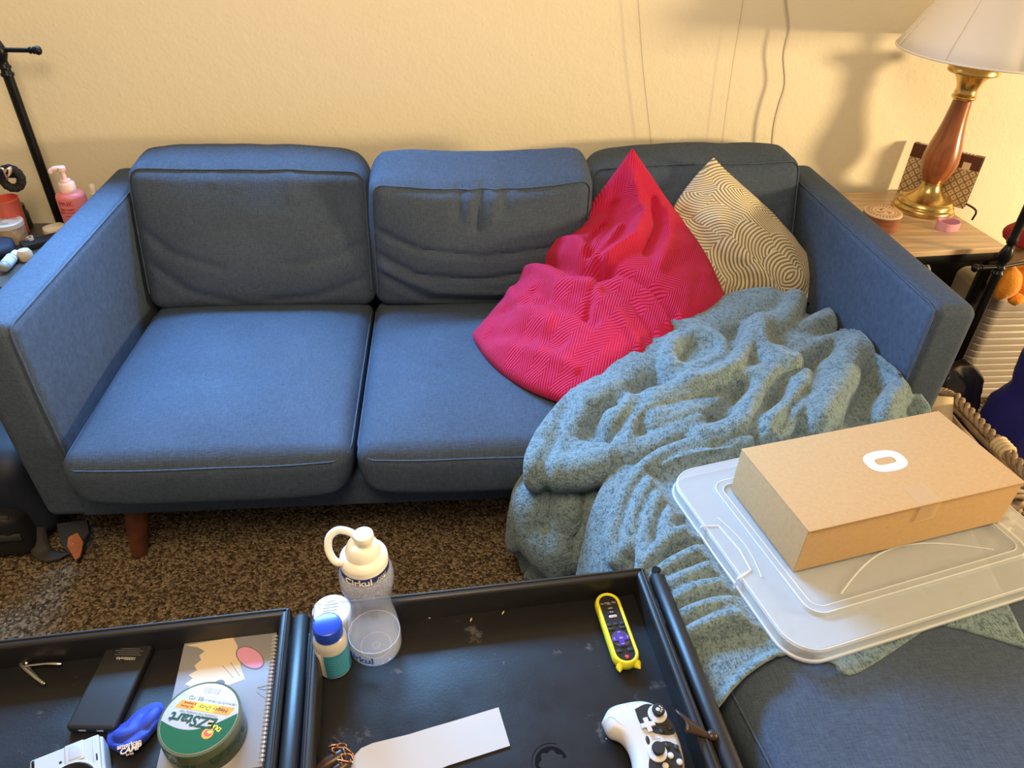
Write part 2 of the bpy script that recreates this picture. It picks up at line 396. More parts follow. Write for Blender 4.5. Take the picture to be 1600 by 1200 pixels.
F1 = [([(0, .98), (-.02, .8), (-.05, .35)], .035, -.012), ([(.22, .98), (.2, .6)], .035, -.008), ([(-.2, .98), (-.22, .55)], .038, -.008), ([(.10, .93), (.09, .5)], .035, .005), ([(-.1, .93), (-.12, .5)], .035, .005),
      ([(-.98, .3), (-.6, .02), (0, -.08), (.6, .0), (.98, .15)], .045, -.008), ([(-.98, -.1), (-.6, -.38), (0, -.44), (.7, -.3), (.98, -.2)], .05, -.010), ([(-.95, -.3), (-.4, -.62), (.2, -.66), (.9, -.5)], .05, .008), ([(-.9, -.45), (-.5, -.78), (.2, -.82)], .05, -.008)]
F2 = [([(-.3, .95), (-.3, .7)], .03, .004), ([(.5, .1), (.8, .3)], .05, -.004)]
back_cushion(0, .002, .632, .590, .690, .750, .15, F0, .030, (.006, -.002, -.010), 0, .047)
back_cushion(1, .640, 1.238, .580, .600, .752, .165, F1, .042, (-.010, -.030, .000), .004, .055)
back_cushion(2, 1.252, 1.876, .615, .735, .752, .15, F2, .030, (-.022, -.008, .004), 0, .045)
# ------------------------------------------------------------------ ottoman in front of the sofa's right end
OA = math.radians(9.5)                       # it stands at a slight angle
OTT_O = Vector((1.285, -.86, 0)); 
ott = thing('ottoman', 'dark blue linen ottoman under the blanket and the clear lid', 'ottoman', (1.65, -.55, 0))
def ot(p):                                    # ottoman axes -> room
    p = Vector(p); c, s = math.cos(OA), math.sin(OA)
    return Vector((1.300+c*p.x-s*p.y, -.982+s*p.x+c*p.y, p.z))
def df(p, q):
    p = p.copy(); ax = 1-abs(q.x)**3; ay = 1-abs(q.y)**3
    if q.z > 0: p.z += q.z*.022*ax*ay
    p.z += .002*noise.noise((p.x*8, p.y*8, 1.7)); return ot(p)
OL, OD = .70, .735
b = MB(); b.rbox((0, 0, .13), (OL, OD, .425), .05, 6, deform=df, div=(30, 24, 6)); ob = b.build('body', M['sofa'], ott)
for y in (OD-.012,):
    MB().tube([df(Vector((x, y, .413)), Vector((x/OL*2-1, y/OD*2-1, .9))) for x in [.03+i*(OL-.06)/24 for i in range(25)]], .0022, 8).build('welt', M['welt'], ob)
for x in (.012, OL-.012):
    MB().tube([df(Vector((x, y, .413)), Vector((x/OL*2-1, y/OD*2-1, .9))) for y in [.03+i*(OD-.06)/24 for i in range(25)]], .0022, 8).build('welt', M['welt'], ob)
for x, y in ((.08, .08), (OL-.08, .08), (.08, OD-.08), (OL-.08, OD-.08)):
    p = ot((x, y, 0)); MB().tube([(p.x, p.y, .14), (p.x, p.y, .001)], [.03, .02], 14).build('leg', M['legwood'], ott)

# ------------------------------------------------------------------ coffee table with two tray tops
TA = math.radians(4.4)
TP = hz(1006, 884, .47)                       # far right outer corner of the right tray
def tt(p):
    p = Vector(p); c, s = math.cos(TA), math.sin(TA)
    return Vector((TP.x+c*p.x-s*p.y, TP.y+s*p.x+c*p.y, p.z))
M['black'] = mat('black_leatherette', (.012, .012, .014), .34, bump=(260, .12, .001), var=(9, .35), spec=.55)
M['blackrim'] = mat('black_leatherette_edge', (.012, .012, .014), .42, bump=(200, .1, .001), spec=.6)
def trayfloor():
    m, n, l, b = nt('scuffed_black_tray_floor'); b.inputs['Base Color'].default_value = (.012, .012, .014, 1); b.inputs['Specular IOR Level'].default_value = .35
    tc = n.new('ShaderNodeTexCoord'); t = n.new('ShaderNodeTexNoise'); t.inputs['Scale'].default_value = 11; t.inputs['Detail'].default_value = 7; t.inputs['Roughness'].default_value = .6
    l.new(tc.outputs['Object'], t.inputs['Vector'])
    r = n.new('ShaderNodeMapRange'); r.inputs['From Min'].default_value = .3; r.inputs['From Max'].default_value = .75; r.inputs['To Min'].default_value = .30; r.inputs['To Max'].default_value = .5
    l.new(t.outputs['Fac'], r.inputs['Value']); l.new(r.outputs[0], b.inputs['Roughness'])
    # thin pale scuffs where two noises cross
    t2 = n.new('ShaderNodeTexNoise'); t2.inputs['Scale'].default_value = 16; t2.inputs['Detail'].default_value = 8; t2.inputs['Roughness'].default_value = .7; l.new(tc.outputs['Object'], t2.inputs['Vector'])
    r2 = n.new('ShaderNodeValToRGB'); e = r2.color_ramp.elements; e[0].position = .62; e[0].color = (.012, .012, .014, 1); e[1].position = .80; e[1].color = (.16, .16, .16, 1)
    l.new(t2.outputs['Fac'], r2.inputs['Fac'])
    # scattered dust specks
    vo = n.new('ShaderNodeTexVoronoi'); vo.inputs['Scale'].default_value = 34; l.new(tc.outputs['Object'], vo.inputs['Vector'])
    sc_ = n.new('ShaderNodeSeparateColor'); l.new(vo.outputs['Color'], sc_.inputs[0])
    g1 = n.new('ShaderNodeMath'); g1.operation = 'GREATER_THAN'; g1.inputs[1].default_value = .72; l.new(sc_.outputs[0], g1.inputs[0])
    md = n.new('ShaderNodeMath'); md.operation = 'MULTIPLY'; md.inputs[1].default_value = .055; l.new(sc_.outputs[1], md.inputs[0])
    g2 = n.new('ShaderNodeMath'); g2.operation = 'LESS_THAN'; l.new(vo.outputs['Distance'], g2.inputs[0]); l.new(md.outputs[0], g2.inputs[1])
    gm = n.new('ShaderNodeMath'); gm.operation = 'MULTIPLY'; l.new(g1.outputs[0], gm.inputs[0]); l.new(g2.outputs[0], gm.inputs[1])
    mx = n.new('ShaderNodeMix'); mx.data_type = 'RGBA'; mx.inputs['B'].default_value = (.28, .27, .25, 1); l.new(gm.outputs[0], mx.inputs['Factor']); l.new(r2.outputs['Color'], mx.inputs['A'])
    l.new(mx.outputs['Result'], b.inputs['Base Color'])
    bp = n.new('ShaderNodeBump'); bp.inputs['Strength'].default_value = .15; bp.inputs['Distance'].default_value = .001
    t3 = n.new('ShaderNodeTexNoise'); t3.inputs['Scale'].default_value = 300; l.new(tc.outputs['Object'], t3.inputs['Vector'])
    l.new(t3.outputs['Fac'], bp.inputs['Height']); l.new(bp.outputs['Normal'], b.inputs['Normal'])
    return m
M['trayfloor'] = trayfloor()
TZ = .418                                     # tray floor height
RT = .470                                     # rim height
coffee = thing('coffee_table', 'low black leatherette coffee table with two recessed tray tops', 'coffee table', tt((-.60, -.3, 0)))
def tbox(lo, hi, r, name, m, parent, div=None):
    b = MB(); b.rbox(lo, hi, r, 3, deform=lambda p, q: tt(p), div=div); return b.build(name, m, parent)
TWR = .553; TWL = .64; TDP = .70; rim = .017; gap = .030
tbox((-TWR-gap-TWL-.03, -TDP-.03, .06), (.034, .004, .40), .012, 'body', M['black'], coffee)
def tray(x0, x1, name):
    b = MB(); f = lambda p, q: tt(p)
    b.rbox((x0, -TDP, TZ-.012), (x1, 0, TZ), .003, 2, deform=f, mi=1)
    for lo, hi in (((x0, -rim, TZ-.01), (x1, 0, RT)), ((x0, -TDP, TZ-.01), (x1, -TDP+rim, RT)), ((x0, -TDP, TZ-.01), (x0+rim, 0, RT)), ((x1-rim, -TDP, TZ-.01), (x1, 0, RT))):
        b.rbox(lo, hi, .007, 3, deform=f)
    o = b.build('tray_top', [M['blackrim'], M['trayfloor']], coffee)
    # sewn ridge along the rim
    w = MB()
    w.tube([tt(p) for p in ((x0+.008, -.006, RT), (x1-.008, -.006, RT))], .0022, 8); w.tube([tt(p) for p in ((x1-.006, -.008, RT), (x1-.006, -TDP+.01, RT))], .0022, 8); w.tube([tt(p) for p in ((x0+.006, -.008, RT), (x0+.006, -TDP+.01, RT))], .0022, 8)
    w.build('rim_seam', M['blackrim'], o)
tray(-TWR, 0, 'right'); tray(-TWR-gap-TWL, -TWR-gap, 'left')
M['stain'] = mat('dull_ring_stain', (.004, .004, .004), .75, spec=.1)
cst = hz(862, 1192, TZ); b = MB()
for k, (r0, r1, a0, a1) in enumerate(((.017, .0235, .3, 3.9), (.0275, .0285, 1.2, 5.2), (.0215, .0235, 4.0, 5.4))):
    b.grid([[(cst.x+r*math.cos(a0+(a1-a0)*i/36), cst.y+r*math.sin(a0+(a1-a0)*i/36), TZ+.0003) for r in (r0+.002*math.sin(i*.7)*(k == 0), r1)] for i in range(37)])
b.build('ring_stain', M['stain'], coffee, smooth=False)
# padded rolls: between the trays and outside the right tray
for nm, x in (('padded_roll', -TWR-gap/2), ('padded_roll', .019)):
    b = MB(); b.tube([tt((x, -.008, .448)), tt((x, -.02, .458)), tt((x, -.3, .459)), tt((x, -TDP, .459))], [.008, .0135, .0135, .0135], 14, squash=(1, .9)); b.build(nm, M['blackrim'], coffee)
b = MB(); b.tube([tt((.019, -.006, .462)), tt((.030, -.004, .455)), tt((.033, -.02, .45))], .008, 10); b.build('corner_cap', M['blackrim'], coffee)
# leather pull on the right rim
M['brownleather'] = mat('dark_brown_leather', (.035, .020, .014), .35, bump=(60, .3, .002))
b = MB(); c0 = hz(1077, 1128, .475)
P = []
for i in range(9):
    t = i/8; row = []
    for j in range(9):
        s = j/8; a = (s-.5)
        row.append(c0+Vector((-.012+.042*t+.004*math.sin(5*s), a*.035*(1-t*.75)-.02*t, .006*math.cos(a*3.1)*(1-t)+.006-.012*t)))
    P.append(row)
b.grid(P); b.ball(c0+Vector((.028, -.018, -.006)), (.008, .008, .006), 8, 12); 
pl = b.build('pull_tab', M['brownleather'], coffee)
sd = pl.modifiers.new('thick', 'SOLIDIFY'); sd.thickness = .003
# ------------------------------------------------------------------ soft things
def bez3(C, u, v):
    """3x3 biquadratic Lagrange patch through its nine points, u,v in [0,1]; C[row v][col u]"""
    def L(t): return (2*(t-.5)*(t-1), 4*t*(1-t), 2*t*(t-.5))
    a = L(u); b = L(v); p = Vector((0, 0, 0))
    for j in range(3):
        for i in range(3): p += C[j][i]*(a[i]*b[j])
    return p
def toss_pillow(name, C, thick, m, folds, N=90, back=None, pinch=.5, lo=None, edge=.0):
    """a square pillow: mid surface through nine points, puffed to both sides, with creases given in (u, v)"""
    mid = [[bez3(C, i/N, j/N) for i in range(N+1)] for j in range(N+1)]
    F = []; B = []
    for j in range(N+1):
        fr = []; br = []
        for i in range(N+1):
            p = mid[j][i]; a = mid[j][min(N, i+1)]-mid[j][max(0, i-1)]; b = mid[min(N, j+1)][i]-mid[max(0, j-1)][i]
            n = a.cross(b).normalized()
            if n.dot(CAM-p) < 0: n = -n
            u, v = i/N, j/N; k = max(0, 16*u*(1-u)*v*(1-v))**pinch
            d = thick*k; e = min(1, min(u, 1-u, v, 1-v)*14)
            for pts, w, am in folds: d += fold(u, v, pts, w, am)*e
            d += .004*noise.noise((u*7, v*7, 2.2))*e + .0025*noise.noise((u*17, v*15, 5.2))*e
            q = p+n*d; r = p-n*thick*k*.75
            if lo is not None: q.z = max(q.z, lo); r.z = max(r.z, lo)
            fr.append(q); br.append(r)
        F.append(fr); B.append(br)
    b = MB(); b.grid(F); b.grid(B, flip=True)
    uv = [(i/N, j/N) for j in range(N+1) for i in range(N+1)]; b.uv = uv+uv
    return b, F
# red quilted pillow
def red_quilt():
    m, n, l, b = nt('crimson_quilted_fabric'); b.inputs['Base Color'].default_value = (.50, .014, .072, 1); b.inputs['Roughness'].default_value = .8; b.inputs['Sheen Weight'].default_value = .12
    b.inputs['Specular IOR Level'].default_value = .2; b.inputs['Sheen Tint'].default_value = (1, .3, .3, 1)
    tc = n.new('ShaderNodeTexCoord'); sp = n.new('ShaderNodeSeparateXYZ'); l.new(tc.outputs['UV'], sp.inputs[0])
    def mth(op, a, c=None):
        x = n.new('ShaderNodeMath'); x.operation = op
        for i, q in enumerate((a, c)):
            if q is None: continue
            if isinstance(q, (int, float)): x.inputs[i].default_value = q
            else: l.new(q, x.inputs[i])
        return x.outputs[0]
    # chevron channels: a zigzag of period 1/5 with fine ridges
    z = mth('ABSOLUTE', mth('SUBTRACT', mth('FRACT', mth('MULTIPLY', sp.outputs[0], 6.0)), .5))
    ph = mth('ADD', mth('MULTIPLY', z, .2), sp.outputs[1])
    row = mth('FRACT', mth('MULTIPLY', sp.outputs[1], 4.0))
    s = mth('SINE', mth('MULTIPLY', ph, 6.2832*56))
    bp = n.new('ShaderNodeBump'); bp.inputs['Strength'].default_value = .55; bp.inputs['Distance'].default_value = .0030
    l.new(s, bp.inputs['Height']); l.new(bp.outputs['Normal'], b.inputs['Normal'])
    return m
M['red'] = red_quilt()
C = [[hy(988, 231, .68), hy(1068, 352, .63), hz(1136, 470, .475)],
     [hy(858, 400, .585), hy(955, 430, .46), hz(1040, 552, .455)],
     [hz(737, 522, .425), hz(800, 596, .42), hz(925, 640, .425)]]
redf = [([(.98, .02), (.62, .20), (.47, .52), (.33, .66)][::-1], .035, 0)]
redf = [([(.06, .06), (.35, .22), (.50, .38), (.50, .54)], .030, .026), ([(.12, .20), (.28, .36), (.40, .52)], .025, -.012), ([(.26, .08), (.48, .22), (.60, .38)], .026, -.018), ([(.38, .08), (.60, .24), (.70, .38)], .03, .012),
        ([(-.02, .56), (.2, .60), (.40, .62), (.56, .57)], .026, -.048), ([(.56, .57), (.72, .50), (.92, .42)], .022, -.026), ([(.05, .48), (.2, .50), (.36, .54)], .035, .024), ([(.03, .66), (.22, .68), (.42, .71), (.60, .66)], .028, .022),
        ([(.40, .55), (.30, .47), (.24, .36)], .018, -.016), ([(.45, .56), (.42, .46), (.36, .36)], .02, .014), ([(.62, .56), (.8, .50), (.98, .46)], .016, .014), ([(.60, .62), (.78, .58), (.96, .56)], .016, -.014), ([(.62, .68), (.78, .66), (.95, .66)], .02, .012),
        ([(.28, .76), (.5, .77), (.72, .74)], .018, -.014), ([(.1, .78), (.3, .84), (.52, .84)], .03, .014), ([(.04, .9), (.24, .84), (.40, .78)], .02, -.012), ([(.18, .96), (.40, .90), (.66, .86)], .022, -.010), ([(.3, .97), (.52, .93), (.8, .9)], .02, .010), ([(.50, .56), (.56, .62), (.66, .74)], .018, -.014)]
b, RF = toss_pillow('red', C, .075, None, redf, N=110, pinch=.42, lo=.412)
o = tag(b.build('toss_pillow', M['red'], sharp=80), 'crimson quilted toss pillow slumped across the sofa seat', 'pillow')
# patterned pillow
def arcs():
    m, n, l, b = nt('olive_and_white_arc_print'); b.inputs['Roughness'].default_value = .85; b.inputs['Specular IOR Level'].default_value = .2
    tc = n.new('ShaderNodeTexCoord')
    v = n.new('ShaderNodeTexVoronoi'); v.voronoi_dimensions = '2D'; v.inputs['Scale'].default_value = 5.2; v.inputs['Randomness'].default_value = .75
    l.new(tc.outputs['UV'], v.inputs['Vector'])
    # each cell's rings are centred off the cell
    sub = n.new('ShaderNodeVectorMath'); sub.operation = 'SUBTRACT'; sub.inputs[1].default_value = (.5, .5, .5); l.new(v.outputs['Color'], sub.inputs[0])
    nrm = n.new('ShaderNodeVectorMath'); nrm.operation = 'MULTIPLY'; nrm.inputs[1].default_value = (1, 1, 0); l.new(sub.outputs[0], nrm.inputs[0])
    n2 = n.new('ShaderNodeVectorMath'); n2.operation = 'NORMALIZE'; l.new(nrm.outputs[0], n2.inputs[0])
    off = n.new('ShaderNodeVectorMath'); off.operation = 'SCALE'; off.inputs['Scale'].default_value = .16; l.new(n2.outputs[0], off.inputs[0])
    ctr = n.new('ShaderNodeVectorMath'); ctr.operation = 'ADD'; l.new(v.outputs['Position'], ctr.inputs[0]); l.new(off.outputs[0], ctr.inputs[1])
    dist = n.new('ShaderNodeVectorMath'); dist.operation = 'DISTANCE'; l.new(tc.outputs['UV'], dist.inputs[0]); l.new(ctr.outputs[0], dist.inputs[1])
    mu = n.new('ShaderNodeMath'); mu.operation = 'MULTIPLY'; mu.inputs[1].default_value = 6.2832*50; l.new(dist.outputs['Value'], mu.inputs[0])
    sn = n.new('ShaderNodeMath'); sn.operation = 'SINE'; l.new(mu.outputs[0], sn.inputs[0])
    r = n.new('ShaderNodeValToRGB'); e = r.color_ramp.elements; e[0].position = .38; e[0].color = (.27, .21, .095, 1); e[1].position = .56; e[1].color = (.72, .68, .56, 1)
    mr = n.new('ShaderNodeMapRange'); mr.inputs['From Min'].default_value = -1; mr.inputs['From Max'].default_value = 1; l.new(sn.outputs[0], mr.inputs['Value'])
    l.new(mr.outputs[0], r.inputs['Fac']); l.new(r.outputs['Color'], b.inputs['Base Color'])
    bp = n.new('ShaderNodeBump'); bp.inputs['Strength'].default_value = .3; bp.inputs['Distance'].default_value = .002; l.new(mr.outputs[0], bp.inputs['Height']); l.new(bp.outputs['Normal'], b.inputs['Normal'])
    return m
M['arcs'] = arcs()
C = [[hy(1115, 246, .70), hy(1210, 350, .66), hy(1296, 455, .56)],
     [hy(1048, 330, .66), hy(1150, 385, .585), hy(1262, 496, .52)],
     [hy(1010, 430, .60), hy(1085, 490, .53), hy(1215, 540, .47)]]
pf = [([(.1, .5), (.35, .62), (.6, .72), (.8, .9)], .04, -.016), ([(.3, .45), (.55, .55), (.85, .62)], .05, .012), ([(.1, .75), (.4, .85), (.6, .98)], .04, .012), ([(.88, .2), (.9, .6)], .03, -.008), ([(.2, .2), (.5, .35), (.8, .35)], .06, .008), ([(.55, .62), (.75, .75)], .03, -.010)]
b, _ = toss_pillow('arcs', C, .055, None, pf, N=90, pinch=.38, lo=.41)
tag(b.build('toss_pillow', M['arcs'], sharp=80), 'olive and white arc-patterned toss pillow in the sofa corner', 'pillow')

# ------------------------------------------------------------------ blanket
def fleece():
    m, n, l, b = nt('slate_teal_plush_fleece'); b.inputs['Roughness'].default_value = .95; b.inputs['Specular IOR Level'].default_value = .08
    b.inputs['Sheen Weight'].default_value = .35; b.inputs['Sheen Roughness'].default_value = .35; b.inputs['Sheen Tint'].default_value = (.75, .88, .95, 1)
    tc = n.new('ShaderNodeTexCoord')
    t = n.new('ShaderNodeTexNoise'); t.inputs['Scale'].default_value = 230; t.inputs['Detail'].default_value = 3; l.new(tc.outputs['Object'], t.inputs['Vector'])
    t2 = n.new('ShaderNodeTexNoise'); t2.inputs['Scale'].default_value = 85; t2.inputs['Detail'].default_value = 4; l.new(tc.outputs['Object'], t2.inputs['Vector'])
    mp = n.new('ShaderNodeMapping'); mp.inputs['Rotation'].default_value = (0, .4, .7); mp.inputs['Scale'].default_value = (420, 90, 200); l.new(tc.outputs['Object'], mp.inputs['Vector'])
    t3 = n.new('ShaderNodeTexNoise'); t3.inputs['Scale'].default_value = 1; l.new(mp.outputs['Vector'], t3.inputs['Vector'])
    a = n.new('ShaderNodeMath'); a.operation = 'MULTIPLY_ADD'; a.inputs[1].default_value = .8; l.new(t3.outputs['Fac'], a.inputs[0]); l.new(t2.outputs['Fac'], a.inputs[2])
    a2 = n.new('ShaderNodeMath'); a2.operation = 'ADD'; l.new(a.outputs[0], a2.inputs[0]); l.new(t.outputs['Fac'], a2.inputs[1])
    r = n.new('ShaderNodeValToRGB'); e = r.color_ramp.elements; e[0].position = .38; e[0].color = (.075, .115, .138, 1); e[1].position = .62; e[1].color = (.19, .268, .295, 1)
    mr = n.new('ShaderNodeMapRange'); mr.inputs['From Min'].default_value = .45; mr.inputs['From Max'].default_value = 2.15; l.new(a2.outputs[0], mr.inputs['Value'])
    l.new(mr.outputs[0], r.inputs['Fac']); l.new(r.outputs['Color'], b.inputs['Base Color'])
    bp = n.new('ShaderNodeBump'); bp.inputs['Strength'].default_value = .9; bp.inputs['Distance'].default_value = .0035; l.new(a2.outputs[0], bp.inputs['Height']); l.new(bp.outputs['Normal'], b.inputs['Normal'])
    return m
M['fleece'] = fleece()
def patch(rows, n):
    """Catmull-Rom sheet through rows of points (all rows the same length)"""
    cols = [catmull(r, n) for r in rows]; m = len(cols[0])
    out = [catmull([c[k] for c in cols], n) for k in range(m)]       # out[k][j]
    return [[out[k][j] for k in range(m)] for j in range(len(out[0]))]
def to_px(p):
    d = Vector(p)-CAM; z = d.dot(FWD); return 800+FPX*d.dot(RGT)/z, 600-FPX*d.dot(UPV)/z
def ridged(P, ridges, fine=.003, seed=0, edge=3):
    """push a sheet out along its normals by rounded folds whose crest lines were measured on the photograph"""
    nj, ni = len(P), len(P[0]); px = [[to_px(p) for p in row] for row in P]; D = np.zeros((nj, ni)); A = np.array(px)
    for pts, w, a in ridges:
        pts = [tuple(q) for q in catmull([(x, y, 0) for x, y in pts], 5)] if len(pts) > 2 else [(*q, 0) for q in pts]
        best = np.full((nj, ni), 1e9)
        for (x0, y0, _), (x1, y1, _) in zip(pts, pts[1:]):
            dx, dy = x1-x0, y1-y0; L = dx*dx+dy*dy+1e-9
            t = np.clip(((A[..., 0]-x0)*dx+(A[..., 1]-y0)*dy)/L, 0, 1)
            best = np.minimum(best, np.hypot(A[..., 0]-x0-t*dx, A[..., 1]-y0-t*dy))
        k = best/w; pr = np.where(k < 1, np.sqrt(np.maximum(0, 1-k*k))**1.05, 0)*a
        if a > 0: D = np.maximum(D, pr) + .12*np.minimum(D, pr)
        else: D = D + np.exp(-(best/w)**2)*a
    for _ in range(1):
        E = D.copy(); E[1:-1, 1:-1] = (D[1:-1, 1:-1]*2+D[:-2, 1:-1]+D[2:, 1:-1]+D[1:-1, :-2]+D[1:-1, 2:])/6; D = E
    out = []
    for j in range(nj):
        row = []
        for i in range(ni):
            a = P[j][min(ni-1, i+1)]-P[j][max(0, i-1)]; b = P[min(nj-1, j+1)][i]-P[max(0, j-1)][i]
            n = a.cross(b); n = n.normalized() if n.length > 1e-9 else Vector((0, 0, 1))
            if n.dot(CAM-P[j][i]) < 0: n = -n
            p = P[j][i]; d = D[j][i] + fine*(noise.noise(p*22+Vector((seed, 0, 0)))+.5*noise.noise(p*48))
            row.append(p+n*d)
        out.append(row)
    return out
Z = lambda x, y, z: hz(x, y, z)
Y = lambda x, y, d: hy(x, y, d)
bl = MB()
# sheet on the seat, rolling over the front edge of the sofa
A = [[Z(1000, 520, .40), Z(1060, 505, .42), Z(1130, 480, .45), Z(1200, 468, .46), Z(1262, 490, .44), Z(1330, 520, .41), Z(1400, 560, .40)],
     [Z(985, 528, .43), Z(1050, 520, .45), Z(1120, 505, .455), Z(1200, 505, .455), Z(1275, 520, .445), Z(1345, 555, .43), Z(1415, 600, .425)],
     [Z(930, 590, .425), Z(1010, 590, .45), Z(1095, 575, .465), Z(1185, 570, .46), Z(1270, 575, .45), Z(1350, 600, .44), Z(1432, 628, .44)],
     [Z(872, 652, .415), Z(960, 650, .445), Z(1060, 635, .455), Z(1160, 625, .455), Z(1260, 625, .45), Z(1350, 640, .445), Z(1450, 650, .44)],
     [Z(836, 700, .405), Z(920, 698, .43), Z(1020, 680, .45), Z(1130, 665, .45), Z(1240, 665, .45), Z(1350, 665, .445), Z(1460, 668, .44)],
     [Z(824, 742, .385), Z(905, 742, .41), Z(1000, 725, .435), Z(1100, 700, .44), Z(1210, 700, .44), Z(1340, 700, .44), Z(1450, 695, .435)],
     [Y(835, 745, -.02), Y(905, 748, -.04), Z(1000, 735, .41), Z(1100, 712, .42), Z(1210, 715, .43), Z(1340, 715, .43), Z(1450, 710, .43)],
     [Y(838, 750, .0), Y(908, 752, -.02), Z(1003, 748, .36), Z(1103, 735, .36), Z(1212, 740, .38), Z(1342, 740, .38), Z(1452, 735, .38)]]
RA = [([(1000, 512), (955, 565), (905, 625), (862, 688), (842, 728)], 40, .036), ([(1046, 500), (1062, 522), (1040, 548), (1000, 575), (968, 610)], 34, .046),
      ([(1052, 568), (1078, 543), (1118, 548), (1124, 572), (1095, 590), (1058, 600)], 15, .046), ([(1050, 566), (1046, 592), (1078, 616), (1135, 596), (1176, 535)], 19, .058), ([(1176, 535), (1198, 572), (1230, 592)], 26, .064),
      ([(1068, 574), (1102, 570)], 24, .026), ([(1230, 592), (1182, 604), (1130, 610), (1075, 630)], 15, .036), ([(1195, 472), (1150, 488), (1092, 516), (1075, 530)], 34, .042), ([(1236, 480), (1222, 512), (1186, 526)], 22, .054), ([(1292, 506), (1262, 522), (1226, 546)], 20, .044), ([(1332, 540), (1290, 542), (1242, 562)], 16, .036),
      ([(1362, 560), (1320, 572), (1306, 620), (1275, 665)], 32, .068), ([(1384, 592), (1398, 622), (1376, 655)], 24, .060), ([(1445, 636), (1405, 612)], 20, .026),
      ([(960, 672), (1010, 640), (1060, 625), (1115, 608), (1180, 604)], 24, .048), ([(1200, 604), (1172, 640), (1150, 682), (1090, 702)], 26, .056), ([(1244, 610), (1234, 652), (1195, 686)], 26, .060), ([(1292, 582), (1272, 622), (1238, 655)], 20, .050),
      ([(990, 590), (950, 598), (922, 628), (908, 662)], 18, .040), ([(925, 640), (966, 628), (988, 655), (968, 715)], 18, .046), ([(842, 728), (880, 738), (940, 728), (1010, 706), (1085, 672)], 22, .034), ([(878, 684), (900, 706), (945, 712)], 16, .024), ([(1020, 668), (1070, 655), (1130, 640)], 20, .036),
      ([(1000, 640), (972, 690), (966, 730)], 10, -.016), ([(1060, 606), (1000, 620), (958, 646)], 8, -.018), ([(1232, 606), (1300, 560)], 8, -.018), ([(885, 660), (856, 740)], 9, -.014), ([(1110, 662), (1160, 625)], 8, -.016), ([(1205, 690), (1250, 640)], 8, -.016), ([(1200, 560), (1230, 540), (1290, 525)], 9, -.016)]
GA = ridged(patch(A, 24), RA, .003, 1)
for row in GA:
    for p in row:
        if p.y > -.015: p.x = min(p.x, W-.010)           # it stops at the sofa's right arm
bl.grid(GA)
# bunch hanging over the front edge to the carpet
B = [[Y(850, 735, -.02), Y(890, 740, -.03), Y(940, 735, -.05), Y(990, 725, -.08), Y(1050, 700, -.10)],
     [Y(822, 770, -.09), Y(870, 775, -.13), Y(930, 775, -.15), Y(985, 765, -.17), Y(1040, 740, -.18)],
     [Y(806, 800, -.11), Y(860, 820, -.16), Y(920, 815, -.18), Y(975, 800, -.20), Y(1030, 780, -.21)],
     [Y(806, 840, -.11), Y(850, 860, -.17), Y(910, 860, -.20), Y(965, 850, -.22), Y(1020, 830, -.23)],
     [Z(815, 885, .02), Z(850, 888, .05), Z(900, 895, .06), Z(960, 900, .08), Z(1020, 895, .10)],
     [Z(840, 920, .003), Z(870, 925, .003), Z(915, 930, .003), Z(960, 940, .003), Z(1020, 940, .003)]]
RB = [([(850, 750), (840, 790), (850, 830), (875, 850)], 34, .05), ([(900, 745), (895, 790), (880, 840)], 34, .055), ([(960, 745), (935, 790), (915, 850)], 30, .05), ([(815, 785), (808, 815), (812, 840)], 16, .03),
      ([(850, 870), (890, 850), (940, 842)], 16, .03), ([(845, 895), (880, 875), (940, 862), (990, 870)], 18, .04), ([(990, 745), (965, 800), (955, 850)], 22, .04), ([(870, 760), (862, 810)], 9, -.014), ([(920, 760), (912, 810), (900, 840)], 9, -.014)]
bl.grid(ridged(patch(B, 24), RB, .004, 4))
# layer over the ottoman: down its left side in ribs, flat on top, ending in a hem
def ox(x, y, z): return ot((x, y, z))
Crows = []
hem = [ox(-.085, .03, .16), ox(-.075, .03, .30), Z(1119, 1150, .395), Z(1136, 1092, .438), Z(1182, 1046, .449), Z(1245, 1018, .452), Z(1300, 1034, .450), Z(1337, 1052, .446), Z(1445, 984, .450), Z(1475, 976, .450), Z(1610, 1014, .448)]
far = [(-.10, 0.702, .16), (-.085, 0.717, .30), (-.05, 0.752, .412), (.02, 0.807, .450), (.09, 0.817, .455), (.20, 0.807, .455), (.29, 0.792, .455), (.33, 0.787, .455), (.41, 0.772, .455), (.55, 0.742, .455), (.69, 0.727, .452)]
for k in range(8):
    t = k/7; Crows.append([(Vector(h)*(1-t)+ox(*f)*t) for h, f in zip(hem, far)])
RC = []
ribs = [[(1165, 700), (1090, 702), (1020, 728), (982, 775), (968, 840), (972, 880)], [(1140, 722), (1075, 728), (1020, 760), (996, 810), (990, 860)], [(1120, 745), (1070, 752), (1030, 785), (1015, 830), (1012, 880)],
        [(1110, 775), (1070, 785), (1045, 815), (1040, 860)], [(1100, 830), (1060, 845), (1020, 880), (1005, 920)], [(1110, 865), (1070, 880), (1035, 905)], [(1130, 890), (1085, 905), (1045, 925)], [(1140, 920), (1090, 930), (1050, 950)],
        [(1170, 950), (1110, 955), (1060, 975)], [(1190, 975), (1130, 975), (1075, 1000)], [(1250, 1013), (1195, 1035), (1150, 1070), (1125, 1110), (1118, 1150)]]
for i, q in enumerate(ribs): RC.append((q, 15 if i < 10 else 11, .030 if i < 10 else .010))
top = ridged(patch(Crows, 20), RC, .0022, 9)
LA = math.radians(13.4); LO = hz(1262, 1040, .482); LO = Vector((LO.x-.010, LO.y+.010, 0)); LW, LD = .585, .425     # the lid presses the pile flat
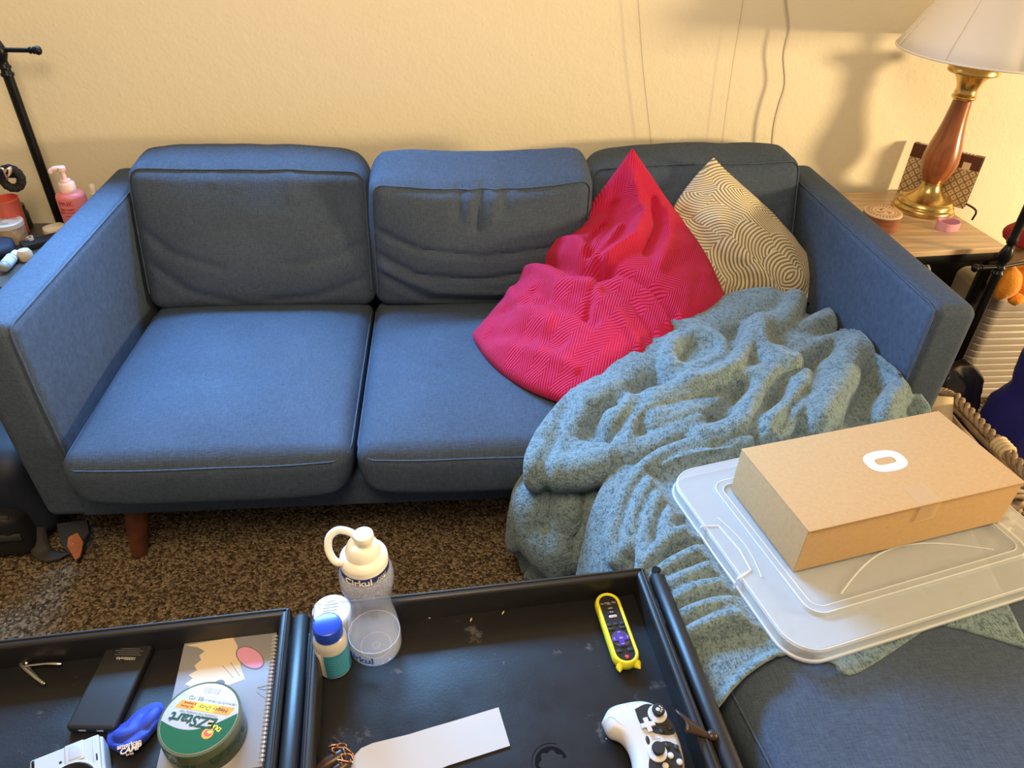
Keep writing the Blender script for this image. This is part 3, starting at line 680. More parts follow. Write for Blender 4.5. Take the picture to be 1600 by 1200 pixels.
for row in top:
    for p in row:
        u, v = (p.x-LO.x)*math.cos(LA)+(p.y-LO.y)*math.sin(LA), -(p.x-LO.x)*math.sin(LA)+(p.y-LO.y)*math.cos(LA)
        e = min(u, LW-u, v, LD-v)
        if e > -.03: p.z = min(p.z, .4545+max(0, -e)*.6)
bl.grid(top)
blk = bl.build('throw_blanket', M['fleece'], sharp=180)
sd = blk.modifiers.new('pile', 'SOLIDIFY'); sd.thickness = .007; sd.offset = -1
tag(blk, 'crumpled slate-teal fleece throw spilling from sofa onto ottoman', 'blanket')
# ------------------------------------------------------------------ clear storage lid and cardboard box on the ottoman
def frame(o, a):
    c, s = math.cos(a), math.sin(a)
    return lambda p: Vector((o.x+c*p[0]-s*p[1], o.y+s*p[0]+c*p[1], p[2]))
def rrect(x0, y0, x1, y1, r, n=8):
    out = []
    for cx, cy, a0 in ((x1-r, y1-r, 0), (x0+r, y1-r, 90), (x0+r, y0+r, 180), (x1-r, y0+r, 270)):
        for k in range(n+1):
            a = math.radians(a0+90*k/n); out.append((cx+r*math.cos(a), cy+r*math.sin(a)))
    return out
def clear_plastic():
    m, n, l, b = nt('cloudy_clear_polypropylene'); b.inputs['Base Color'].default_value = (.80, .85, .90, 1); b.inputs['Roughness'].default_value = .28
    b.inputs['Specular IOR Level'].default_value = .6; b.inputs['Alpha'].default_value = .30; b.inputs['Coat Weight'].default_value = .3; b.inputs['Coat Roughness'].default_value = .12
    return m
def clear_edge():
    m, n, l, b = nt('clear_polypropylene_edge'); b.inputs['Base Color'].default_value = (.85, .9, .93, 1); b.inputs['Roughness'].default_value = .2; b.inputs['Alpha'].default_value = .5; b.inputs['Specular IOR Level'].default_value = .7
    return m
M['clear'] = clear_plastic(); M['clearedge'] = clear_edge()
LZ = .482
lf = frame(LO, LA)
lid = thing('storage_bin_lid', 'cloudy clear plastic storage bin lid lying on the blanket', 'bin lid', lf((LW/2, LD/2, LZ-.02)))
def ring(poly, z): return [lf((x, y, z)) for x, y in poly]
b = MB(); L0 = rrect(0, 0, LW, LD, .055); 
loops = [ring(rrect(-.003, -.003, LW+.003, LD+.003, .057), LZ-.026), ring(L0, LZ-.022), ring(rrect(.001, .001, LW-.001, LD-.001, .055), LZ-.004), ring(rrect(.006, .006, LW-.006, LD-.006, .05), LZ),
         ring(rrect(.062, .052, LW-.062, LD-.052, .03), LZ), ring(rrect(.066, .056, LW-.066, LD-.056, .028), LZ+.006), ring(rrect(.078, .068, LW-.078, LD-.068, .02), LZ+.006), ring(rrect(.082, .072, LW-.082, LD-.072, .018), LZ+.0015)]
b.grid(loops, closev=True, flip=True); k = len(L0); o = len(b.v)-k; b.f.append(tuple(o+i for i in range(k))); b.m.append(0)
lp = b.build('panel', M['clear'], lid, sharp=35); sd = lp.modifiers.new('wall', 'SOLIDIFY'); sd.thickness = .0012
e = MB()
e.tube(ring(L0, LZ-.024), .0022, 8, closed=True); e.tube(ring(rrect(.004, .004, LW-.004, LD-.004, .052), LZ-.0005), .0012, 6, closed=True)
e.tube(ring(rrect(.066, .056, LW-.066, LD-.056, .028), LZ+.006), .0013, 6, closed=True); e.tube(ring(rrect(.078, .068, LW-.078, LD-.068, .02), LZ+.006), .0010, 6, closed=True)
e.build('moulded_rib', M['clearedge'], lid)
for y0 in (.16,):                          # latch recess on the left edge
    t = MB(); P = [(-.004, y0), (.026, y0+.008), (.032, y0+.05), (.026, y0+.112), (-.004, y0+.12)]
    t.tube([lf((x, y, LZ+.001)) for x, y in P], .0020, 8); t.tube([lf((-.004, y0, LZ)), lf((-.006, y0, LZ-.024))], .002, 8); t.tube([lf((-.004, y0+.12, LZ)), lf((-.006, y0+.12, LZ-.024))], .002, 8)
    t.tube([lf(p) for p in ((-.006, y0, LZ-.012), (-.008, y0+.06, LZ-.012), (-.006, y0+.12, LZ-.012))], .0016, 8)
    t.tube([lf((.035+.012*math.sin(math.pi*i/12), y0-.01+.14*i/12, LZ+.0012)) for i in range(13)], .001, 6)
    t.build('latch', M['clearedge'], lid)
t = MB(); t.tube([lf((.14+.32*i/24, .082+.055*math.sin(math.pi*i/24), LZ+.0022)) for i in range(25)], .0014, 6); t.build('arched_rib', M['clearedge'], lid)
t = MB(); t.tube([lf((x+.285, y+.138, LZ+.0022)) for x, y in rrect(0, 0, .115, .022, .004, 3)], .0008, 6, closed=True); t.build('label_outline', M['clearedge'], lid)
# the box
M['kraft'] = mat('brown_kraft_cardboard', (.52, .34, .165), .75, var=(140, .05), bump=(300, .12, .0006), spec=.25)
M['kraftdark'] = mat('raw_cardboard_edge', (.34, .2, .1), .85)
M['whiteink'] = mat('white_print', (.85, .83, .78), .5)
M['tape'] = mat('clear_packing_tape', (.72, .52, .30), .12, alpha=.45, spec=.6)
BA = math.radians(11.8); BO = Vector((1.405, -.517, 0)); bf = frame(BO, BA); BW, BD = .433, .204; B0 = LZ+.0078; B1 = B0+.1
box = thing('cardboard_box', 'flat brown cardboard box with a white oval mark on clear lid', 'box', bf((BW/2, BD/2, B0)))
b = MB(); b.rbox((0, 0, B0), (BW, BD, B1-.0025), .0015, 2, deform=lambda p, q: bf(p)); b.build('carton', M['kraft'], box)
b = MB(); b.rbox((-.0008, -.002, B1-.0022), (BW+.0008, BD, B1), .0009, 2, deform=lambda p, q: bf(p)); fl = b.build('top_flap', M['kraft'], box)
b = MB(); b.rbox((.004, -.0026, B1-.0038), (BW-.004, -.0005, B1-.0024), .0005, 1, deform=lambda p, q: bf(p)); b.build('flap_edge', M['kraftdark'], fl)
def superloop(cx, cy, hx, hy, n=2.9, N=56):
    out = []
    for k in range(N):
        a = 2*math.pi*k/N; c, s = math.cos(a), math.sin(a); out.append((cx+hx*math.copysign(abs(c)**(2/n), c), cy+hy*math.copysign(abs(s)**(2/n), s)))
    return out
b = MB(); cx, cy = .232, .108
b.grid([[bf((x, y, B1+.0003)) for x, y in superloop(cx, cy, .040, .026, 2.5)], [bf((x, y, B1+.0003)) for x, y in superloop(cx, cy, .0205, .0085, 3.6)]], closev=True); b.build('printed_mark', M['whiteink'], box, smooth=False)
b = MB(); b.grid([[bf((.214+dx, .042*(1-t), B1+.0004)) for dx in (0, .02, .042)] for t in (0, .5, 1)]); b.grid([[bf((.214+dx, -.0028, B1-.001-.038*t)) for dx in (0, .02, .042)] for t in (0, .5, 1)]); b.build('packing_tape', M['tape'], box, smooth=False)

# ------------------------------------------------------------------ lamp table on the right
def wood(name, c0, c1, scale, rough=.45, axis=0, coat=0):
    m, n, l, b = nt(name); b.inputs['Roughness'].default_value = rough; b.inputs['Coat Weight'].default_value = coat; b.inputs['Coat Roughness'].default_value = .1
    tc = n.new('ShaderNodeTexCoord'); mp = n.new('ShaderNodeMapping'); s = [scale]*3; s[axis] = scale*.07; mp.inputs['Scale'].default_value = s
    l.new(tc.outputs['Object'], mp.inputs['Vector'])
    t = n.new('ShaderNodeTexNoise'); t.inputs['Scale'].default_value = 1; t.inputs['Detail'].default_value = 6; t.inputs['Distortion'].default_value = .6; l.new(mp.outputs['Vector'], t.inputs['Vector'])
    r = n.new('ShaderNodeValToRGB'); e = r.color_ramp.elements; e[0].position = .32; e[0].color = (*c0, 1); e[1].position = .68; e[1].color = (*c1, 1)
    l.new(t.outputs['Fac'], r.inputs['Fac']); l.new(r.outputs['Color'], b.inputs['Base Color']); return m
M['oak'] = wood('light_oak_laminate', (.40, .27, .16), (.60, .45, .29), 60, .42)
M['blackmetal'] = mat('black_metal', (.012, .012, .013), .35, .6, spec=.5)
SA = math.radians(5); sf = frame(Vector((1.985, .452, 0)), SA); SZ = .585
side = thing('side_table', 'small oak-topped side table with black metal legs beside sofa', 'side table', sf((.21, .23, 0)))
b = MB(); b.rbox((0, 0, SZ-.016), (.425, .43, SZ), .002, 2, deform=lambda p, q: sf(p)); b.build('top', M['oak'], side)
b = MB()
for lo, hi in (((.004, .004, SZ-.044), (.421, .024, SZ-.017)), ((.004, .406, SZ-.044), (.421, .426, SZ-.017)), ((.004, .004, SZ-.044), (.024, .426, SZ-.017)), ((.401, .004, SZ-.044), (.421, .426, SZ-.017))): b.rbox(lo, hi, .001, 1, deform=lambda p, q: sf(p))
b.build('apron', M['blackmetal'], side)
for x, y in ((.004, .004), (.393, .004), (.004, .398), (.393, .398)):
    b = MB(); b.rbox((x, y, .001), (x+.028, y+.028, SZ-.017), .002, 1, deform=lambda p, q: sf(p)); b.build('leg', M['blackmetal'], side)
b = MB()
b.rbox((.398, .02, .12), (.416, .41, .14), .001, 1, deform=lambda p, q: sf(p)); b.rbox((.02, .01, .12), (.41, .028, .14), .001, 1, deform=lambda p, q: sf(p)); b.build('stretcher', M['blackmetal'], side)
# lamp
M['brass'] = mat('antique_brass', (.62, .44, .17), .26, 1.0, var=(14, .22), bump=(40, .04, .001))
M['lampwood'] = wood('reddish_turned_wood', (.20, .055, .018), (.36, .125, .04), 40, .28, 2, .5)
M['shade'] = mat('white_pleated_lampshade_fabric', (.80, .78, .76), .8, bump=(400, .15, .0008), spec=.2)
LX, LY = 2.310, .762
lampt = thing('table_lamp', 'turned wood and brass table lamp with a white shade', 'table lamp', (LX, LY, SZ))
def lathe(prof, name, m, parent, n=48, smooth=6, c=None):
    pr = [tuple(p[:2]) for p in catmull([(r, z, 0) for r, z in prof], smooth)] if smooth else prof
    return MB().lathe([(max(r, 0), z) for r, z in pr], n, c or (LX, LY, SZ)).build(name, m, parent, sharp=40)
lathe([(.0, .001), (.083, .001), (.086, .004), (.086, .012), (.082, .017), (.079, .020), (.079, .025), (.074, .033), (.070, .036), (.066, .037), (.050, .045), (.034, .060), (.027, .078), (.026, .086), (.024, .088)], 'base', M['brass'], lampt, smooth=3)
lathe([(.026, .086), (.031, .09), (.043, .115), (.050, .142), (.050, .165), (.045, .195), (.037, .23), (.031, .265), (.027, .30), (.025, .325)], 'column', M['lampwood'], lampt)
lathe([(.024, .324), (.028, .326), (.032, .331), (.032, .336), (.028, .340), (.030, .344), (.028, .350), (.029, .36), (.036, .378), (.047, .392), (.050, .394), (.064, .397), (.067, .402), (.064, .414), (.060, .420), (.058, .424), (.044, .424), (.040, .418), (.02, .416), (.0, .416)], 'neck', M['brass'], lampt, smooth=3)
b = MB(); b.lathe([(.009, .41), (.009, .43), (.017, .435), (.019, .49), (.015, .5)], 20, (LX, LY, SZ)); b.build('socket', M['brass'], lampt)
SCX, SCY, SR0, SR1, SZ0, SH = 2.29, .69, .235, .10, 1.05, .235
b = MB(); P = []
for k in range(7):
    t = k/6; P.append([Vector((SCX+(SR0+(SR1-SR0)*t)*math.cos(2*math.pi*j/96), SCY+(SR0+(SR1-SR0)*t)*math.sin(2*math.pi*j/96), SZ0+SH*t)) for j in range(96)])
b.grid(P, closev=True); sh = b.build('shade', M['shade'], lampt); sd = sh.modifiers.new('wall', 'SOLIDIFY'); sd.thickness = .0015
b = MB()
for z, r in ((SZ0, SR0), (SZ0+SH, SR1)): b.tube([(SCX+r*math.cos(2*math.pi*j/64), SCY+r*math.sin(2*math.pi*j/64), z) for j in range(64)], .0028, 8, closed=True)
b.build('trim_ring', M['shade'], sh)
for k in range(8):
    a = math.radians(-105+45*k); b = MB(); b.tube([(SCX+(r+.0008)*math.cos(a), SCY+(r+.0008)*math.sin(a), z) for r, z in ((SR0, SZ0+.003), (SR1, SZ0+SH-.002))], .0016, 8); b.build('seam', M['shade'], sh)
b = MB(); b.tube([(LX, LY, SZ+.5), (LX, LY, SZ0+.17), (SCX+.0, SCY+.02, SZ0+SH-.02)], .004, 8)
for a in (0, 2.1, 4.2): b.tube([(SCX, SCY+.02, SZ0+SH-.02), (SCX+SR1*math.cos(a), SCY+SR1*math.sin(a), SZ0+SH)], .002, 6)
b.build('harp', M['brass'], lampt)
M['cordblack'] = mat('black_cord', (.015, .013, .012), .5)
b = MB(); b.tube(catmull([(LX+.083, LY+.03, SZ+.006), (LX+.11, LY+.035, SZ+.02), (LX+.14, LY+.01, SZ+.012), (LX+.155, LY-.03, SZ+.004), (LX+.163, LY-.02, SZ-.03)], 6), .003, 8); b.build('cord', M['cordblack'], lampt)
# book leaning on the wall behind the lamp
def diaper():
    m, n, l, b = nt('cream_cover_with_brown_lattice'); b.inputs['Roughness'].default_value = .5
    tc = n.new('ShaderNodeTexCoord'); sp = n.new('ShaderNodeSeparateXYZ'); l.new(tc.outputs['UV'], sp.inputs[0])
    def mth(op, a, c=None):
        x = n.new('ShaderNodeMath'); x.operation = op
        for i, q in enumerate((a, c)):
            if q is None: continue
            if isinstance(q, (int, float)): x.inputs[i].default_value = q
            else: l.new(q, x.inputs[i])
        return x.outputs[0]
    u = mth('MULTIPLY', sp.outputs[0], 8.0); v = mth('MULTIPLY', sp.outputs[1], 6.0)
    p = mth('FRACT', mth('ADD', u, v)); q = mth('FRACT', mth('SUBTRACT', u, v))
    dp = mth('ABSOLUTE', mth('SUBTRACT', p, .5)); dq = mth('ABSOLUTE', mth('SUBTRACT', q, .5))
    line = mth('GREATER_THAN', mth('MAXIMUM', dp, dq), .43); dia = mth('MULTIPLY', mth('LESS_THAN', mth('MAXIMUM', dp, dq), .30), 1.0); cor = mth('LESS_THAN', mth('ADD', dp, dq), .16)
    r1 = n.new('ShaderNodeMix'); r1.data_type = 'RGBA'; r1.inputs['A'].default_value = (.50, .38, .22, 1); r1.inputs['B'].default_value = (.62, .50, .32, 1); l.new(dia, r1.inputs['Factor'])
    r2 = n.new('ShaderNodeMix'); r2.data_type = 'RGBA'; r2.inputs['B'].default_value = (.16, .09, .045, 1); l.new(r1.outputs['Result'], r2.inputs['A']); l.new(mth('MAXIMUM', line, cor), r2.inputs['Factor'])
    l.new(r2.outputs['Result'], b.inputs['Base Color']); return m
M['lattice'] = diaper(); M['brown'] = mat('dark_brown_cover', (.10, .035, .022), .4); M['page'] = mat('cream_paper', (.72, .62, .44), .8); M['giltcream'] = mat('cream_print', (.75, .62, .40), .5)
ux = Vector((.70, -.714, 0)).normalized(); uz = Vector((.02, .02, 1)).normalized(); uy = uz.cross(ux); wb = .200; hb = .158; tb = .022
ob_ = Vector((2.297, .895, SZ+.001))
BK = lambda x, y, z: ob_+ux*x+uy*y+uz*z         # y towards the wall
book = thing('book', 'hardcover book with brown lattice cover leaning behind the lamp', 'book', ob_+ux*.1)
def bb(lo, hi, name, m, parent, r=.001, uv=None):
    b = MB(); b.rbox(lo, hi, r, 2, deform=lambda p, q: BK(*p))
    if uv: b.uv = [(((Vector(v)-ob_).dot(ux))/wb, ((Vector(v)-ob_).dot(uz))/hb) for v in b.v]
    return b.build(name, m, parent, weld=not uv)
fc = bb((0, 0, 0), (wb, .003, hb*.735), 'front_cover', M['lattice'], book, uv=1)
bb((0, -.0004, hb*.735), (wb, .003, hb), 'spine_band', M['brown'], book); bb((0, tb-.003, 0), (wb, tb, hb), 'back_cover', M['brown'], book); bb((0, 0, hb-.004), (wb, tb, hb), 'spine', M['brown'], book, .002)
bb((.003, .003, .003), (wb-.004, tb-.003, hb-.005), 'page_block', M['page'], book)
bb((wb-.048, -.0008, hb*.72), (wb-.026, -.0002, hb*.86), 'price_sticker', M['page'], book, .0002)
b = MB()
for k in range(6): b.add([BK(wb*.60+k*.010+dx, dy, hb+.0004) for dx, dy in ((0, .004), (.006, .004), (.006, tb-.004), (0, tb-.004))], [(0, 1, 2, 3)])
b.add([BK(x, y, hb+.0003) for x, y in ((wb*.08, .006), (wb*.45, .006), (wb*.45, tb-.006), (wb*.08, tb-.006))], [(0, 1, 2, 3)]); b.build('spine_print', M['giltcream'], book, smooth=False)
# round carved box, pink band
def carved():
    m, n, l, b = nt('cream_and_rust_carved_disc'); b.inputs['Roughness'].default_value = .6
    tc = n.new('ShaderNodeTexCoord'); sp = n.new('ShaderNodeSeparateXYZ'); l.new(tc.outputs['Object'], sp.inputs[0])
    def mth(op, *a):
        x = n.new('ShaderNodeMath'); x.operation = op
        for i, q in enumerate(a):
            if isinstance(q, (int, float)): x.inputs[i].default_value = q
            else: l.new(q, x.inputs[i])
        return x.outputs[0]
    x, y = sp.outputs[0], sp.outputs[1]; r = mth('SQRT', mth('ADD', mth('MULTIPLY', x, x), mth('MULTIPLY', y, y))); a = mth('ARCTAN2', y, x)
    spokes = mth('GREATER_THAN', mth('SINE', mth('MULTIPLY', a, 30.0)), -.1); band = mth('MULTIPLY', mth('GREATER_THAN', r, .036), mth('LESS_THAN', r, .047))
    f1 = mth('MULTIPLY', spokes, band)
    ringz = mth('LESS_THAN', mth('ABSOLUTE', mth('SUBTRACT', r, .032)), .0012); ring2 = mth('LESS_THAN', mth('ABSOLUTE', mth('SUBTRACT', r, .022)), .0009)
    leaf = mth('MULTIPLY', mth('LESS_THAN', r, .020), mth('GREATER_THAN', mth('SINE', mth('ADD', mth('MULTIPLY', a, 3.0), mth('MULTIPLY', r, 220.0))), .45))
    f = mth('MAXIMUM', mth('MAXIMUM', f1, ringz), mth('MAXIMUM', ring2, leaf))
    mx = n.new('ShaderNodeMix'); mx.data_type = 'RGBA'; mx.inputs['A'].default_value = (.66, .53, .33, 1); mx.inputs['B'].default_value = (.40, .10, .045, 1); l.new(f, mx.inputs['Factor']); l.new(mx.outputs['Result'], b.inputs['Base Color'])
    bp = n.new('ShaderNodeBump'); bp.invert = True; bp.inputs['Strength'].default_value = .5; bp.inputs['Distance'].default_value = .001; l.new(f, bp.inputs['Height']); l.new(bp.outputs['Normal'], b.inputs['Normal'])
    return m
M['carved'] = carved(); M['redwood'] = wood('red_brown_wood', (.20, .06, .03), (.34, .12, .06), 60, .45)
rc = hz(1380, 331, SZ+.045)
rb = thing('trinket_box', 'round red-brown wooden box with a carved cream lid', 'trinket box', (rc.x, rc.y, SZ))
MB().lathe([(0, 0), (.050, 0), (.052, .002), (.052, .040), (.050, .041), (0, .041)], 48).build('body', M['redwood'], rb, local=True, sharp=40)
MB().lathe([(0, .041), (.052, .041), (.053, .043), (.052, .046), (.048, .047), (0, .047)], 48).build('lid', M['carved'], rb, local=True, sharp=40)
M['pink'] = mat('pink_silicone', (.62, .30, .42), .45, sss=.1)
pc = hz(1481, 352, SZ+.012)
b = MB(); P = []
for i in range(40):
    a = 2*math.pi*i/40; r = .026*(1+.10*math.cos(2*a+.6)+.05*math.cos(3*a)); dz = .003*math.sin(a+.5)
    P.append([(pc.x+(r+dr)*math.cos(a), pc.y+(r+dr)*math.sin(a)*.85, SZ+.0005+z*(1+.1*math.sin(a))) for dr, z in ((0, 0), (.0035, 0), (.0045, .012), (.0035, .025), (0, .025), (.0008, .012))])
b.grid(P, closeu=True, closev=True); tag(b.build('silicone_band', M['pink']), 'small pink silicone band lying on the oak side table', 'band')
# cords hanging down the wall from the window above
M['cordgrey'] = mat('grey_white_cord', (.50, .47, .42), .5); M['string'] = mat('thin_grey_string', (.42, .36, .27), .7)
b = MB(); b.tube(catmull([Vector((1.80, WY-.03, 2.45)), Vector((1.80, WY-.03, 1.8))]+[hy(x, y, WY-.03) for x, y in ((1224, -120), (1226, -40), (1228, 0), (1232, 42), (1224, 85), (1226, 130), (1216, 165), (1209, 195), (1206, 230), (1206, 300))], 6), .0032, 8)
tag(b.build('hanging_cord', M['cordgrey']), 'thick grey wavy cord hanging down the wall', 'cord')
for nm, pts, lb in (('blind_string', ((990, -100), (997, 0), (1005, 110), (1017, 222), (1022, 300)), 'left thin string hanging down the wall above the red pillow'), ('blind_string', ((1172, -100), (1161, 0), (1145, 100), (1130, 205), (1120, 300)), 'faint slanted string on the wall between thin and thick cords')):
    b = MB(); b.tube(catmull([Vector((hy(*pts[0], WY-.025).x, WY-.025, 2.45)), Vector((hy(*pts[0], WY-.025).x, WY-.025, 1.7))]+[hy(x, y, WY-.025) for x, y in pts], 5), .0008 if pts[0][0] < 1100 else .0006, 6); tag(b.build(nm, M['string']), lb, 'string', 'blind strings')
# ------------------------------------------------------------------ things in the right tray
TF = TZ+.0004
M['bottleplastic'] = mat('clear_bottle_plastic', (.66, .72, .86), .10, alpha=.30, spec=.9, coat=.6)
M['water'] = mat('water', (.55, .65, .78), .03, alpha=.16, spec=.8)
M['capwhite'] = mat('white_cap_plastic', (.82, .80, .74), .35, sss=.05)
M['navy'] = mat('navy_band', (.015, .03, .14), .4); M['blueink'] = mat('blue_print', (.03, .10, .40), .4)
bc = hz(588, 1010, TF)
bt = thing('water_bottle', 'clear squeeze water bottle with white sip cap and navy band', 'water bottle', bc)
BT = Matrix.Translation(bc)
prof = [(0, .003), (.026, .002), (.035, .002), (.0395, .006), (.041, .014), (.0412, .03), (.040, .05), (.0365, .075), (.0330, .095), (.0315, .112), (.0325, .130), (.0358, .147), (.0388, .162), (.0396, .175), (.038, .187), (.034, .195), (.030, .199)]
def shell(prof, th, n=56):
    pr = [tuple(p[:2]) for p in catmull([(r, z, 0) for r, z in prof], 4)]; inner = [(max(0, r-th), z+(th if i < 10 else 0)) for i, (r, z) in enumerate(pr)]
    return pr, inner
pr = [tuple(p[:2]) for p in catmull([(r, z, 0) for r, z in prof], 4)]
MB().lathe([(max(0, r), z) for r, z in pr], 56, bc, cap=False).build('body', M['bottleplastic'], bt, sharp=60)
MB().lathe([(0, .005), (.034, .005), (.0385, .010), (.0398, .02), (.0398, .038), (.0394, .0395), (.037, .039), (0, .039)], 56, bc).build('water', M['water'], bt, sharp=40)
M['ringplastic'] = mat('bottle_rim_highlight_plastic', (.75, .80, .88), .15, alpha=.6, spec=.8)  # meniscus and moulded base rings, with a rim highlight put into the pale colour
b = MB(); b.tube([(bc.x+.0396*math.cos(a), bc.y+.0396*math.sin(a), bc.z+.0395) for a in [2*math.pi*k/56 for k in range(56)]], .0007, 6, closed=True)
for r_ in (.024, .006): b.tube([(bc.x+r_*math.cos(a), bc.y+r_*math.sin(a), bc.z+.0035) for a in [2*math.pi*k/40 for k in range(40)]], .0007, 6, closed=True)
b.build('moulded_highlight_ring', M['ringplastic'], bt)
cap = MB().lathe([(.030, .190), (.0340, .191), (.0340, .213), (.0335, .217), (.029, .222), (.0265, .223), (.0250, .224), (.0245, .232), (.021, .240), (.018, .243), (.010, .2445), (.0, .2445)], 48, bc).build('cap', M['capwhite'], bt, sharp=40)
MB().lathe([(.009, .242), (.010, .248), (.0135, .252), (.0145, .257), (.0135, .263), (.009, .2655), (0, .266)], 32, bc+Vector((.004, -.002, 0))).build('spout', M['capwhite'], cap, sharp=40)
b = MB(); b.tube(catmull([(-.026, -.014, .219), (-.038, -.012, .221), (-.047, .0, .231), (-.046, .012, .244), (-.034, .018, .251), (-.018, .014, .251), (-.006, .008, .246)], 6), [.0055]*37, 10); b.xform(BT); b.build('carry_loop', M['capwhite'], cap)
MB().lathe([(.0338, .188), (.0345, .1885), (.0345, .2045), (.0338, .205)], 56, bc, cap=False).build('band', M['navy'], bt)
MB().lathe([(0, .166), (.013, .164), (.017, .170), (.018, .188), (0, .189)], 32, bc).build('cartridge', M['capwhite'], bt, sharp=40)
rotm = Matrix.Rotation(math.radians(-12), 4, 'Z')
text_mb('Cirkul', .0165, BT @ rotm @ Matrix.Translation((0, 0, .1965)), bend=.0347, bold=.0003).build('lettering', M['whiteink'], bt, smooth=False)
b = MB()
for i in range(4):
    for j in range(3):
        a = math.radians(34+i*7+j*2.6); r = .0348
        b.add([tuple(BT @ Vector((r*math.sin(a+da), -r*math.cos(a+da),   .1930+j*.0032+dz))) for da, dz in ((-.036, -.0011), (.036, -.0005), (.036, .0011), (-.036, .0005))], [(0, 1, 2, 3)])
b.build('band_dashes', M['whiteink'], bt, smooth=False)
text_mb('cirkul', .020, BT @ Matrix.Rotation(math.radians(-30), 4, 'Z') @ Matrix.Translation((0, 0, .022)), bend=.0414, bold=.0004).build('lettering', M['blueink'], bt, smooth=False)
# pill bottle
M['capblue'] = mat('blue_cap_plastic', (.012, .05, .42), .3, coat=.2); M['teal'] = mat('teal_label', (.025, .22, .36), .4); M['pillplastic'] = mat('frosted_pill_bottle', (.62, .60, .55), .25, trans=.25, alpha=.92)
M['pill'] = mat('white_tablet', (.78, .74, .66), .6); M['faintink'] = mat('pale_teal_print', (.25, .50, .62), .5)
vc = hz(524, 1040, TF); vt = thing('pill_bottle', 'pill bottle with bright blue cap and teal label', 'pill bottle', vc)
MB().lathe([(0, .001), (.022, .001), (.025, .004), (.0252, .070), (.023, .078), (.019, .083)], 40, vc).build('body', M['pillplastic'], vt, sharp=40)
MB().lathe([(.0195, .083), (.0212, .0835), (.0214, .102), (.0205, .105), (.018, .1062), (0, .1065)], 40, vc).build('cap', M['capblue'], vt, sharp=35)
def arc(c, r, a0, a1, z0, z1, n=20):
    b = MB(); b.grid([[(c.x+r*math.sin(math.radians(a0+(a1-a0)*i/n)), c.y-r*math.cos(math.radians(a0+(a1-a0)*i/n)), c.z+z) for z in (z0, z1)] for i in range(n+1)]); return b
arc(vc, .0255, -20, 115, .006, .060).build('label', M['teal'], vt)
for k in range(7): arc(vc, .0257, -12, 90, .014+k*.006, .0146+k*.006).build('label_line', M['faintink'], vt)
arc(vc, .0255, -120, -28, .006, .062).build('paper_label', M['whiteink'], vt)
# round tub behind it
M['tubwhite'] = mat('white_tub_plastic', (.60, .595, .58), .4); M['redink'] = mat('red_print', (.6, .06, .05), .5); M['greyink'] = mat('grey_print', (.25, .25, .28), .5)
uc = hz(524, 985, TF); uc = Vector((uc.x, uc.y, TF)); ut = thing('round_tub', 'round white tub with printed lid behind the pill bottle', 'tub', uc)
MB().lathe([(0, .001), (.026, .001), (.028, .004), (.028, .040), (.026, .042)], 40, uc).build('body', M['tubwhite'], ut, sharp=40)
MB().lathe([(.0295, .042), (.0300, .043), (.0300, .052), (.029, .0535), (0, .054)], 40, uc).build('lid', M['tubwhite'], ut, sharp=40)
b = MB()
for k, w in enumerate((.012, .020, .024, .022, .016)):
    b.add([(uc.x-w/2-.002+x*w, uc.y+.014-k*.006+y, uc.z+.0543) for x, y in ((0, 0), (1, .003), (1, .0042), (0, .0012))], [(0, 1, 2, 3)])
b.build('lid_print', M['greyink'], ut, smooth=False)
b = MB()
for a in range(12): b.add([(uc.x+.012+r*math.cos(a*.5236+d), uc.y+.013+r*math.sin(a*.5236+d), uc.z+.0544) for r, d in ((.0035, 0), (.0045, 0), (.0045, .3), (.0035, .3))], [(0, 1, 2, 3)])
b.build('lid_emblem', M['redink'], ut, smooth=False)
# remote control -----------------------------------------------------
M['yellow'] = mat('yellow_silicone', (.78, .74, .03), .45, sss=.08); M['remoteblack'] = mat('black_remote_plastic', (.014, .014, .016), .38); M['purple'] = mat('purple_rubber', (.07, .03, .30), .45)
M['btn'] = mat('black_rubber_button', (.022, .022, .025), .5); M['redbtn'] = mat('red_rubber_button', (.62, .05, .04), .45); M['discgrey'] = mat('dark_grey_disc', (.06, .06, .075), .4); M['btnwhite'] = mat('white_button_label', (.62, .60, .58), .5)
p0 = hz(984, 1037, TF+.02); p1 = hz(945, 926, TF+.02); d = (p1-p0); RL = d.length; ra = math.atan2(d.y, d.x)-math.pi/2
rt = thing('remote_control', 'black remote control in a yellow silicone case with ear nubs', 'remote control', (p0.x, p0.y, TF), ra)
RW = .0415
def outline(x, y, e=0): return rrect(-RW/2+e, 0+e, RW/2-e, RL-e, RW/2-e-.0001, 10)
b = MB(); lo = [[(x, y, z) for x, y in outline(0, 0, e)] for e, z in ((.003, .0005), (.0, .004), (-.0012, .012), (.0, .019), (.002, .0215), (.0045, .0212), (.0055, .019))]
b.grid(lo, closev=True, flip=True); k = len(lo[0]); b.f.append(tuple(range(k))[::-1]); b.m.append(0)
cs = b.build('case', M['yellow'], rt, local=True, sharp=60)
for sx in (-1, 1):
    b = MB(); P = []
    for i in range(6):
        t = i/5; P.append([(sx*(.0135+.003*t)+(.0065*(1-t)+.0006)*math.cos(a), .003-.009*t+(.004*(1-t)+.0006)*math.sin(a)*.6, .011+(.007*(1-t)+.0006)*math.sin(a)) for a in [2*math.pi*j/14 for j in range(14)]])
    b.grid(P, closev=True); b.build('ear_nub', M['yellow'], cs, local=True)
b = MB(); b.prism(outline(0, 0, .0048), .004, .0188); b.build('body', M['remoteblack'], rt, local=True, sharp=40)
zt = .0188
